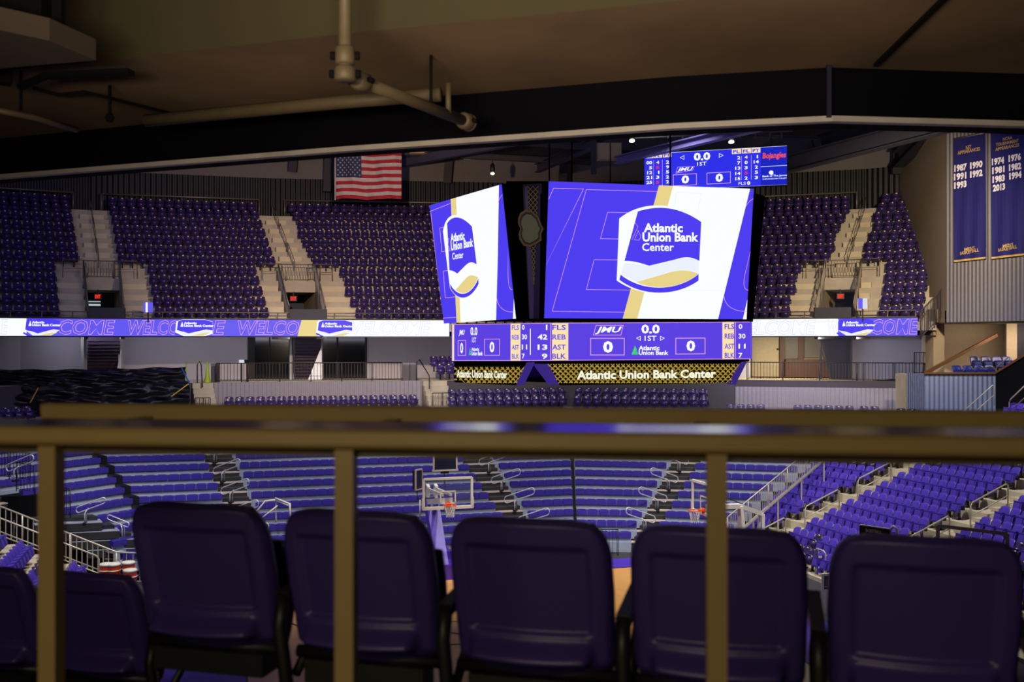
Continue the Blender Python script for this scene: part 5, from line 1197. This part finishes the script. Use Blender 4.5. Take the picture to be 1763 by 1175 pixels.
# ------------------------------------------------------------------ flag
FY = 54.0
def ffn(u, v):
    p = W(578+113*u, 262+81*v, FY); p.y += .09*math.sin(u*13+v*2)+.05*math.sin(u*27-v*5); p.z += -.05*math.sin(u*PI)*(1-v)+.03*math.sin(u*9)*v; return p
t = thing('national_flag', W(578, 262, FY), 'large stars and stripes flag hanging under the roof at left of centre', 'flag')
cv = Canvas(ffn, (0, -1, 0), [(0, 0), (190, 0), (190, 130), (0, 130)], .012)
FR, FW, FB = mat('flag_red', (136, 12, 32), .85), mat('flag_white', (156, 146, 146), .85), mat('flag_blue', (24, 34, 70), .85)
for i in range(13): cv.rect(0, i*10, 190, i*10+10, FR if i % 2 == 0 else FW, 0, 38)
for i in range(7): cv.rect(0, i*10, 75, i*10+10, FB, 1.5, 15)
cv.build('cloth', t)
cs = Canvas(ffn, (0, -1, 0), [(0, 0), (190, 0), (190, 130), (0, 130)], .012)
for r in range(9):
    for c_ in range(6 if r % 2 == 0 else 5):
        x, y = 6.5+12.6*c_+(6.3 if r % 2 else 0), 7+7*r; P = []
        for k in range(10): rr = 3.0 if k % 2 == 0 else 1.2; P.append((x+rr*math.sin(k*PI/5), y-rr*math.cos(k*PI/5)))
        cs.poly(P, FW, 3)
cs.build('star', t)
b = MB(); b.tube([W(577, 258, FY), W(577, 345, FY)], .04, FW); b.build('halyard', t); b = MB(); b.tube([W(577, 260, FY), (*W(577, 0, FY).xy, 20.6)], .015, BLK); b.tube([W(690, 262, FY), (*W(690, 0, FY).xy, 20.6)], .015, BLK); b.build('hanger', t)
# ------------------------------------------------------------------ banners
BN = mat('banner_cloth', (15, 15, 92), .8, noise=.08, scale=2); BT = mat('banner_text', (214, 210, 220), .8); BG = mat('banner_gold', (180, 150, 80), .8)
def wallpt(px, py, off=.12):
    q = (px-881.5)/FPX; o0 = BW0-Vector((.903, .43, 0))*off; tt = (q*o0.y-o0.x)/(BWd.x-q*BWd.y); p = o0+BWd*tt; return Vector((p.x, p.y, CZ-(py-587.5)/FPX*p.y))
def c7(x, y): return 1360+x/4.052, 190+y/4.052
def banner(des, texts, nums, foot, lb):
    q = [wallpt(*c7(x, y)) for x, y in des]; nn = Vector((-.903, -.43, 0)); base = q
    def fn(u, v):
        p = (q[0]*(1-u)+q[1]*u)*(1-v)+(q[3]*(1-u)+q[2]*u)*v; return p+nn*(.03*math.sin(u*16+v*3)*v)
    t = thing('championship_banner', q[0], lb, 'banner', None); cv = Canvas(fn, nn, des, .01)
    H = cv.H; x0, x1 = des[0][0], des[1][0]
    N = 12; M_ = 10
    for i in range(N):
        for j in range(M_):
            f = lambda u, v: tuple((np.array(des[0])*(1-u)+np.array(des[1])*u)*(1-v)+(np.array(des[3])*(1-u)+np.array(des[2])*u)*v)
            cv.poly([f(i/N, j/M_), f((i+1)/N, j/M_), f((i+1)/N, (j+1)/M_), f(i/N, (j+1)/M_)], BN, 0)
        cv.poly([f(i/N, .985), f((i+1)/N, .985), f((i+1)/N, 1), f(i/N, 1)], BG, 2)
    sl_ = (des[1][1]-des[0][1])/(des[1][0]-des[0][0])
    for s_, xa, ya, xb, yb, m in texts: cv.text(s_, [(xa, ya), (xb, ya+sl_*(xb-xa)), (xb, yb+sl_*(xb-xa)), (xa, yb)], m, 3, .02)
    for s_, xa, ya in nums: cv.text(s_, [(xa, ya), (xa+82, ya-14), (xa+82, ya+28), (xa, ya+42)], BT, 3, .05)
    cv.build('cloth', t)
    b = MB(); b.tube([q[0]+Vector((0, 0, .02)), q[1]+Vector((0, 0, .02))], .03, GRYM); b.build('pole', t)
banner([(1141, 205), (1364, 160), (1368, 1036), (1147, 1060)], [('NIT', 1232, 250, 1268, 276, BG), ('APPEARANCES', 1174, 288, 1330, 312, BG), ("MEN'S", 1224, 962, 1294, 984, BG), ('BASKETBALL', 1190, 990, 1322, 1012, BG)],
       [('1987', 1153, 388), ('1990', 1263, 368), ('1991', 1151, 448), ('1992', 1263, 430), ('1993', 1153, 508)], None, 'tall blue banner listing NIT appearances, the left one on the ribbed wall')
banner([(1400, 155), (1650, 105), (1656, 1010), (1408, 1038)], [('NCAA', 1490, 192, 1554, 214, BG), ('TOURNAMENT', 1442, 232, 1600, 254, BG), ('APPEARANCES', 1438, 264, 1604, 286, BG), ("MEN'S", 1492, 938, 1562, 960, BG), ('BASKETBALL', 1456, 966, 1590, 990, BG)],
       [('1974', 1415, 342), ('1976', 1532, 318), ('1981', 1418, 404), ('1982', 1534, 382), ('1983', 1420, 466), ('1994', 1536, 442), ('2013', 1422, 526)], None, 'tall blue banner listing NCAA tournament appearances, the right one on the ribbed wall')

# ================================================================== ROOF STEEL
def ibeam(p, q, h, w_, label, m=BEAMM):
    p, q = Vector(p), Vector(q); b = MB(); up = Vector((0, 0, 1)); d = (q-p).normalized(); s = d.cross(up).normalized(); u2 = s.cross(d)
    b.bar(p, q, .04, h, m); b.bar(p+u2*h/2, q+u2*h/2, w_, .05, m); b.bar(p-u2*h/2, q-u2*h/2, w_, .05, m)
    return tag(b.build('roof_beam'), label, 'beam')
BM2 = mat('roof_steel_dark', (32, 31, 40), .7); BM3 = mat('roof_steel_purple_lit', (96, 92, 150), .5)  # BM3 has the purple light on the beam painted into its colour
ibeam(W(1062, 276, 46), W(1412, 192, 33), .3, .34, 'long diagonal roof beam catching purple light above the corner screen', BM3)
ibeam(W(690, 280, 59), W(890, 240, 48), .5, .35, 'diagonal roof beam above and right of the flag')
ibeam(W(925, 290, 57), W(1020, 248, 48), .45, .35, 'short diagonal roof beam above the scoreboard')
ibeam(W(680, 262, 57), W(1020, 280, 55), .25, .2, 'thin level roof chord right of the flag', BM2)
ibeam(W(880, 245, 50), W(1040, 256, 49), .25, .2, 'thin level roof chord behind the near ledge', BM2)
ibeam(W(1040, 240, 52), W(1432, 256, 49), 1.0, .4, 'deep dark roof girder behind the corner screen', BM2)
ibeam(W(1350, 285, 46), W(1645, 208, 40), .7, .5, 'deep dark roof girder rising to the right above the tan wall', BM2)
ibeam(W(1390, 250, 50), W(1560, 200, 42), .6, .4, 'dark roof girder at upper right, second from the tan wall', BM2)
ibeam(W(1548, 275, 54), W(1640, 180, 46), .8, .6, 'dark slanting strut beside the tan wall', BM2)
ibeam(W(1000, 228, 40), W(1300, 196, 33), .5, .35, 'dark roof beam just under the near ledge', BM2)
for x0, y0, x1, y1, Y, lb in ((361, 290, 376, 262, 60.5, 'first'), (496, 268, 512, 296, 60.5, 'second'), (556, 250, 572, 330, 60, 'third'), (762, 280, 778, 315, 61.5, 'fourth'), (961, 280, 975, 320, 62, 'fifth'), (1536, 220, 1550, 300, 56, 'sixth')):
    b = MB(); p, q = W((x0+x1)/2-(4 if y0 > y1 else 0), max(y0, y1), Y), W((x0+x1)/2+4, min(y0, y1)-20, Y-.2); b.bar(p, q, .5, .3, BM2, (0, 1, 0)); tag(b.build('roof_column'), 'dark roof strut against the pale band under the roof, %s from the left' % lb, 'column')
b = MB(); b.box(-24, -2, 50, 58, 20.1, 20.55, BM2); tag(b.build('roof_duct'), 'wide dark duct panel under the roof above the flag', 'duct')
# small fixtures
for px, py, Y, lb in ((1088, 241, 40, 'leftmost of the three small bright lamps under the roof'), (1259, 243, 40, 'middle one of the three small bright lamps under the roof'), (1358, 215, 38, 'rightmost of the three small bright lamps under the roof'), (848, 298, 56, 'small warm lamp above the left scoreboard screen')):
    p = W(px, py, Y); t = thing('roof_lamp', p, lb, 'lamp'); b = MB(); b.lathe(p+Vector((0, 0, .05)), [(.1, 0), (.14, .1), (.12, .4), (.04, .5)], BLK, 12); b.tube([p+Vector((0, 0, .5)), (p.x, p.y, 20.6)], .02, BLK); b.build('lamp_body', t)
    b = MB(); b.lathe(p, [(.02, 0), (.11, .02), (.11, .06)], L_LMP, 12, (0, -.3, -1)); b.build('lens', t)
for x0, x1, y0, y1, Y, lb in ((1024, 1070, 246, 274, 46, 'large beige hanging speaker box left of the corner screen'), (705, 753, 252, 264, 56, 'flat beige panel under the roof right of the flag'), (763, 773, 264, 271, 57, 'small pale light panel under the roof, left one'), (798, 809, 268, 272, 57, 'small pale light panel under the roof, right one'), (727, 735, 264, 272, 57, 'small pale projector right of the flag')):
    a, c = W(x0, y1, Y), W(x1, y0, Y); b = MB(); b.box(a.x, c.x, Y, Y+.5, a.z, c.z, WALLT if x1-x0 > 20 else WHTP); b.tube([((a.x+c.x)/2, Y+.2, c.z), ((a.x+c.x)/2, Y+.2, 20.6)], .015, BLK)
    tag(b.build('roof_fixture'), lb, 'fixture')
p = W(1410, 262, 48); b = MB(); b.bar(p, W(1404, 240, 48), .35, .3, BLK, (0, 1, 0)); b.bar(p, W(1412, 272, 48), .22, .2, BLK, (0, 1, 0)); tag(b.build('roof_spotlight'), 'black hanging spotlight below the right roof girder', 'lamp')
b = MB()
for x in (1103, 1125, 1150, 1175, 1200, 1225, 1250, 1275, 1300, 1325, 1345): b.bar(W(x, 238, 41), W(x+1, 214, 41), .06, .06, BM2, (0, 1, 0))
for y in (220, 228, 236): b.bar(W(1085, y+2, 41), W(1365, y-10, 41), .05, .05, BM2)
tag(b.build('catwalk_railing'), 'dark catwalk railing under the roof above the corner screen', 'railing')
b = MB(); b.bar(W(1022, 300, 46), W(1022, 200, 46), .25, .2, BM2, (0, 1, 0)); tag(b.build('roof_hanger'), 'dark vertical hanger above the left edge of the main screen', 'pole')

# ================================================================== NEAR OVERHANG
bp = [(-9.0, 11.0), (-4.65, 9.04), (-1.27, 7.73), (1.12, 6.92), (2.14, 6.69), (3.52, 6.85), (7.5, 7.6)]
b = MB()
for a, c in zip(bp, bp[1:]): b.prism([a, c, (c[0], c[1]+.35), (a[0], a[1]+.35)], CZ+1.5, CZ+1.86, DKBLUE)
t = thing('near_fascia_beam', (0, 7.4, CZ+1.5), 'dark blue-black fascia beam running across under the near concrete ceiling', 'beam'); b.build('beam', t)
b = MB()
for a, c in zip(bp, bp[1:]): b.prism([(a[0], a[1]-.05), (c[0], c[1]-.05), (c[0], c[1]+.02), (a[0], a[1]+.02)], CZ+1.468, CZ+1.505, mat('ledge_strip', (166, 162, 158), .4, noise=.2, scale=3))
b.build('ledge_strip', t)
b = MB(); b.bar((2.11, 6.63, CZ+1.49), (2.11, 6.63, CZ+1.86), .02, .03, mat('joint_blue', (16, 18, 44), .5), (1, 0, 0)); b.build('joint_cover', t)
l2 = [(-7.6, 8.0), (-2.74, 6.55), (-1.05, 5.97), (.88, 5.39), (3.4, 4.7), (7, 3.6)]
mb = MB()
poly = bp+l2[::-1]; n_ = len(bp)
for (a, c), (d, e) in zip(zip(bp, bp[1:]), zip([l2[0]]+l2, l2)):
    mb.face([(a[0], a[1]+.2, CZ+1.84), (c[0], c[1]+.2, CZ+1.84), (e[0], e[1], CZ+1.84), (d[0], d[1], CZ+1.84)], DBROWN)
struct(mb, 'ceiling_near')
mb = MB(); mb.wall(l2, CZ+1.84, CZ+3.6, OLIVE); struct(mb, 'wall_near_riser')
mb = MB(); mb.box(-9, 9, -3, 9, CZ+3.6, CZ+3.7, OLIVE); struct(mb, 'ceiling_near_upper')
b = MB(); a, c = W(1508, 108, 6.6), W(1640, -10, 5.2); a.z = c.z = CZ+1.83; b.bar(a, c, .035, .02, BLKM); tag(b.build('ceiling_joint'), 'black diagonal joint line in the near concrete ceiling at upper right', 'joint')
# left ceiling boxes
def cz(px, py, k): Y = FPX*k/(587.5-py); return Vector(((px-881.5)/FPX*Y, Y, CZ+k))
b = MB(); P = [cz(-200, 190, 1.72), cz(-10, 128, 1.72), cz(165, 104, 1.72), cz(165, 84, 1.72)]
b.prism([cz(-150, 150, 1.6).xy, cz(0, 118, 1.6).xy, cz(165, 104, 1.6).xy, cz(85, 70, 1.6).xy, cz(-150, 20, 1.6).xy], CZ+1.60, CZ+1.72, mat('ledge_concrete', (66, 56, 48), .85))
tag(b.build('ceiling_drop_panel'), 'brown dropped panel in the near ceiling at the upper left corner', 'panel')
b = MB(); a = cz(0, 60, 1.75); b.box(a.x-1.5, cz(78, 60, 1.75).x, a.y-.05, a.y, CZ+1.72, CZ+2.6, BLKM); b.box(cz(96, 60, 1.75).x, cz(112, 60, 1.75).x, a.y-.05, a.y, CZ+1.72, CZ+2.6, BLKM); tag(b.build('dark_recess'), 'black recess with an olive upright at the upper left corner', 'recess')
b = MB(); b.bar(cz(36, 150, 1.7), cz(80, 130, 1.7), .05, .03, BLKM); b.bar(cz(80, 131, 1.7), cz(226, 124, 1.7), .09, .03, BLKM); b.bar(cz(-10, 132, 1.7), cz(20, 136, 1.7), .1, .08, BLKM); tag(b.build('cable_tray'), 'flat black bracket on the near ceiling at upper left', 'bracket')
b = MB(); b.tube([cz(58, 152, 1.76), cz(100, 163, 1.76), cz(145, 158, 1.76), cz(300, 197, 1.76)], .012, BLKM); tag(b.build('conduit'), 'thin black conduit bending across the near ceiling at left', 'conduit')
b = MB(); b.tube([cz(-30, 185, 1.55), cz(60, 203, 1.55), cz(132, 224, 1.55)], .022, mat('pipe_brown', (90, 78, 62), .5)); tag(b.build('sprinkler_branch'), 'thin brown pipe hanging under the near ceiling at the left edge', 'pipe')
b = MB(); a = cz(36, 190, 1.55); b.tube([a, a+Vector((0, 0, .27))], .01, BLKM); tag(b.build('pipe_hanger'), 'thin rod holding the brown pipe at the left edge', 'rod')
b = MB(); a = cz(189, 205, 1.58); b.tube([a, a+Vector((0, 0, .24))], .012, BLKM); b.lathe(a-Vector((0, 0, .02)), [(.02, 0), (.035, .03), (.02, .06)], BLKM, 8); tag(b.build('pipe_hanger'), 'thin rod with a small fitting under the near ceiling, above the leftmost stair', 'rod')
PIPE = mat('pipe_paint', (84, 74, 54), .6, noise=.1, scale=10)
b = MB(); b.tube([cz(258, 212, 1.62)+Vector((0, -.08, 0)), cz(600, 180, 1.62)+Vector((0, -.08, 0)), cz(760, 168, 1.62)+Vector((0, -.08, 0))], .045, PIPE, 10); tag(b.build('level_pipe'), 'long olive pipe lying along the fascia beam, left of the coupling', 'pipe')
t = thing('sprinkler_pipe', cz(593, 130, 1.5), 'thick vertical pipe with couplings turning into a sloping pipe, upper middle', 'pipe')
v0 = cz(594, 118, 1.5); b = MB(); b.tube([v0+Vector((0, 0, -.02)), v0+Vector((0, 0, 1.5))], .036, PIPE, 12); b.build('riser', t)
h0, h1 = cz(600, 132, 1.5), cz(806, 211, 1.5); b = MB(); b.tube([h0, h1], .036, PIPE, 12); b.build('branch', t)
b = MB()
def coupling(c, ax, r=.055, l=.05):
    b = MB(); ax = Vector(ax).normalized(); b.lathe(Vector(c)-ax*l, [(r*.8, 0), (r, .01), (r, 2*l-.01), (r*.8, 2*l)], PIPE, 14, ax)
    s = ax.cross(Vector((0, 0, 1))) if abs(ax.z) < .9 else Vector((1, 0, 0)); s.normalize()
    for g in (-1, 1): b.lathe(Vector(c)+s*g*(r+.012)-ax*.02, [(.016, 0), (.016, .04)], BLKM, 8, ax)
    b.build('coupling', t)
coupling(v0+Vector((0, 0, .07)), (0, 0, 1)); coupling(v0-Vector((0, 0, .03)), (0, 0, 1), .06, .04); dd = (h1-h0).normalized(); coupling(h0+dd*.12, dd); coupling(h1-dd*.03, dd, .058); b = MB(); b.lathe(h1, [(.06, 0), (.06, .02), (.03, .05)], PIPE, 14, dd); b.build('end_cap', t)
b = MB(); q = cz(742, 186, 1.5); b.tube([q, q+Vector((0, 0, .34))], .011, BLKM); q = cz(772, 196, 1.5); b.tube([q, q+Vector((0, 0, .2))], .02, PIPE); b.build('hanger_rod', t)

# ================================================================== NEAR RAIL
RL = lambda px: None
ra, rb = Vector((-.935, 2.05, 0)), Vector((.879, 1.84, 0)); rd = (rb-ra).normalized(); rn = Vector((-rd.y, rd.x, 0))
def rp(x, back=0, z=0): p = ra+rd*((x-ra.x)/rd.x)+rn*back; return Vector((p.x, p.y, CZ+z))
t = thing('near_railing', (0, 1.95, CZ-1.5), 'thick beige metal drink rail on square posts right in front of the viewer', 'railing')
GL = mat('beige_plate', (96, 82, 56), .2, metal=.4, spec=.8, noise=.02, scale=20)
b = MB(); e0, e1 = rp(-1.75), rp(1.75)
b.mesh([rp(-1.75, 0, -.176), rp(1.75, 0, -.176), rp(1.75, .195, -.176), rp(-1.75, .195, -.176), rp(-1.75, 0, -.180), rp(1.75, 0, -.180), rp(1.75, .195, -.180), rp(-1.75, .195, -.180)], [(0, 1, 2, 3), (4, 7, 6, 5), (0, 4, 5, 1), (1, 5, 6, 2), (2, 6, 7, 3), (3, 7, 4, 0)], GL); b.build('plate', t)
def rail_prof(x0, x1, prof, m, nm):
    b = MB(); n = len(prof); V = [rp(x0, y, z) for y, z in prof]+[rp(x1, y, z) for y, z in prof]
    b.mesh(V, [(i, (i+1) % n, n+(i+1) % n, n+i) for i in range(n)]+[tuple(range(n))[::-1], tuple(range(n, 2*n))], m, False); return b.build(nm, t)
rail_prof(-1.75, 1.75, [(-.004, -.176), (-.012, -.182), (-.012, -.206), (-.004, -.214), (.03, -.214), (.03, -.181), (0, -.181)], BEIGE, 'front_edge')
rail_prof(-1.25, 1.75, [(.45, -.196), (.446, -.166), (.452, -.160), (.49, -.160), (.496, -.166), (.496, -.196), (.49, -.199), (.455, -.199)], BEIGE, 'back_rail')
rail_prof(-1.75, 1.75, [(.04, -.181), (.04, -.235), (.08, -.235), (.08, -.181)], mat('bracket_shaded_brown', (70, 58, 36), .6), 'under_bracket')  # second angle, its darker brown also paints the shadow under the plate
for px in (84, 594, 1234):
    q = (px-881.5)/FPX; x = ra.x
    for _ in range(20):
        p = rp(x, .02); x += (q*p.y-p.x)
    b = MB(); c = rp(x, .03); b.obox((c.x, c.y, CZ-.2-.75), rd*.019, rn*.019, (0, 0, .74), BEIGE); b.build('post', t)
    b = MB(); b.bar((c.x, c.y, CZ-.195), Vector((c.x, c.y, CZ-.195))+rn*.44, .03, .012, BEIGE); b.build('bracket', t)
mb = MB(); mb.box(-4, 4, -4, 2.35, CZ-1.7, CZ-1.55, C_CONC); struct(mb, 'floor_near')
# near treads
mb = MB(); mb.obox((.1, 2.95, CZ-1.41), (2.6, -.67, 0), (.12, .45, 0), (0, 0, .05), C_DARK); mb.obox((-1.0, 4.0, CZ-1.9), (3.0, -.77, 0), (.14, .55, 0), (0, 0, .05), C_DARK); struct(mb, 'floor_near_rows')
# ================================================================== NEAR SEATS
def near_back():
    b = MB(); nu, nv = 48, 110; V = []; F = []
    def sm(a, c, x): t_ = min(max((x-a)/(c-a), 0), 1); return t_*t_*(3-2*t_)
    for side in (0, 1):
        for j in range(nv+1):
            for i in range(nu+1):
                u = -1+2*i/nu; v = j/nv
                hw = .236-.012*abs(v-.55)
                # rounded top corners
                zt = .47; z = v*zt; 
                if v > .76: tt = (v-.76)/.24; hw *= 1-.26*(1-math.sqrt(max(0, 1-tt*tt)))
                z -= .012*(abs(u)**5)*(v**3)
                if v < .1: hw *= 1-.10*(1-v/.1)**2
                z += -.02*(1-v)**6*(1-u*u)
                x = u*hw
                y = .0-.13*v+.035*(u*u)           # recline towards the viewer, edges wrap forward
                if side == 0:
                    rim = 1-sm(.70, .78, abs(u))*1.0; ins = rim*sm(.27, .31, v)*(1-sm(.80, .85, v))
                    y += .018*ins
                    fold = rim*sm(.10, .15, v)*(1-sm(.15, .27, v)); y -= .065*fold
                    low = (1-sm(0, .12, v)); y += .05*low
                    y += .03*sm(.94, 1, abs(u)) + .03*sm(.965, 1, v)
                else: y += .045+.03*sm(.94, 1, abs(u))*0
                V.append((x, y, z))
    n = (nu+1)*(nv+1)
    for j in range(nv):
        for i in range(nu): a = j*(nu+1)+i; F.append((a, a+1, a+nu+2, a+nu+1)); F.append((n+a, n+a+nu+1, n+a+nu+2, n+a+1))
        a = j*(nu+1); F.append((a, a+nu+1, n+a+nu+1, n+a)); a += nu; F.append((a, n+a, n+a+nu+1, a+nu+1))
    for i in range(nu): a = nv*(nu+1)+i; F.append((a, a+1, n+a+1, n+a)); F.append((i, n+i, n+i+1, i+1))
    b.mesh(V, F, P_NEAR, True); return b.data('near_backrest')
def near_pan():
    b = MB(); V = []; F = []; nu, nv = 14, 12
    for s in (0, 1):
        for j in range(nv+1):
            for i in range(nu+1):
                u = -1+2*i/nu; v = j/nv; x = u*(.205-.03*(1-v)**3); z = -.04+.36*v; y = .13+.06*math.sin(v*PI)*(.5)+.05*(1-v)+(.05 if s else 0)*(1-.4*abs(u)**4)-.02*u*u
                V.append((x, y, z))
    n = (nu+1)*(nv+1)
    for j in range(nv):
        for i in range(nu): a = j*(nu+1)+i; F.append((a, a+1, a+nu+2, a+nu+1)); F.append((n+a, n+a+nu+1, n+a+nu+2, n+a+1))
        a = j*(nu+1); F.append((a, a+nu+1, n+a+nu+1, n+a)); a += nu; F.append((a, n+a, n+a+nu+1, a+nu+1))
    for i in range(nu): a = nv*(nu+1)+i; F.append((a, a+1, n+a+1, n+a)); F.append((i, n+i, n+i+1, i+1))
    b.mesh(V, F, P_NEAR, True); return b.data('near_pan')
def near_arm(sg):
    b = MB(); x = .262*sg; b.obox((x, .16, .19), (.02, 0, 0), (0, .17, .01), (0, -.0, .018), BLK); b.tube([(x, .0, .19), (x, -.03, .10), (x, .02, -.1), (x, .05, -.42)], .022, BLK, 8)
    b.tube([(x, .31, .2), (x, .27, .05), (x, .08, -.08)], .016, BLK, 8); b.lathe((x-.02, .33, .2), [(.018, 0), (.018, .04)], BLK, 10, (1, 0, 0)); return b.data('near_armrest')
def near_under():
    b = MB(); b.tube([(-.24, .06, .0), (.24, .06, .0)], .02, BLK, 8); b.obox((0, .05, -.04), (.19, 0, 0), (0, .05, 0), (0, 0, .035), BLK); return b.data('near_beam')
NB, NP, NA, NU = near_back(), near_pan(), near_arm(1), near_under()
KN = mat('amber_knob', (230, 190, 110), .3)
lb5 = ['near dark purple seat back, leftmost of the five tall ones', 'near dark purple seat back partly behind the middle post', 'near dark purple seat back in the centre, between the middle and right posts', 'near dark purple seat back partly behind the right post', 'near dark purple seat back at the bottom right corner']
spots = [(-1.196+.503*i, 3.03-.13*i, -.49, lb5[i]) for i in range(5)]+[(-1.97, 4.08, -.945, 'near dark purple seat back in the row below, half behind the left post'), (-2.47, 4.20, -.945, 'near dark purple seat back in the row below, cut by the left frame edge')]
th = -math.atan2(.13, .503)
for i, (x, y, z, lb) in enumerate(spots):
    r = bpy.data.objects.new('stadium_seat', None); COL.objects.link(r)
    e1 = Vector((math.cos(th), math.sin(th), 0)); f = Vector((-math.sin(th), math.cos(th), 0))
    c = Vector((x, y, CZ+z-.47))+e1*.222+f*.13; r.location = c; r.rotation_euler = (0, 0, th); r['local'] = 1
    tag(r, lb, 'seat', 'near seats seen from behind')
    for nm, me in (('backrest', NB), ('seat_pan', NP), ('armrest', NA), ('pedestal', NU)):
        o = bpy.data.objects.new(nm, me); COL.objects.link(o); o.parent = r
for o in bpy.data.objects:
    if 'local' in o: del o['local']
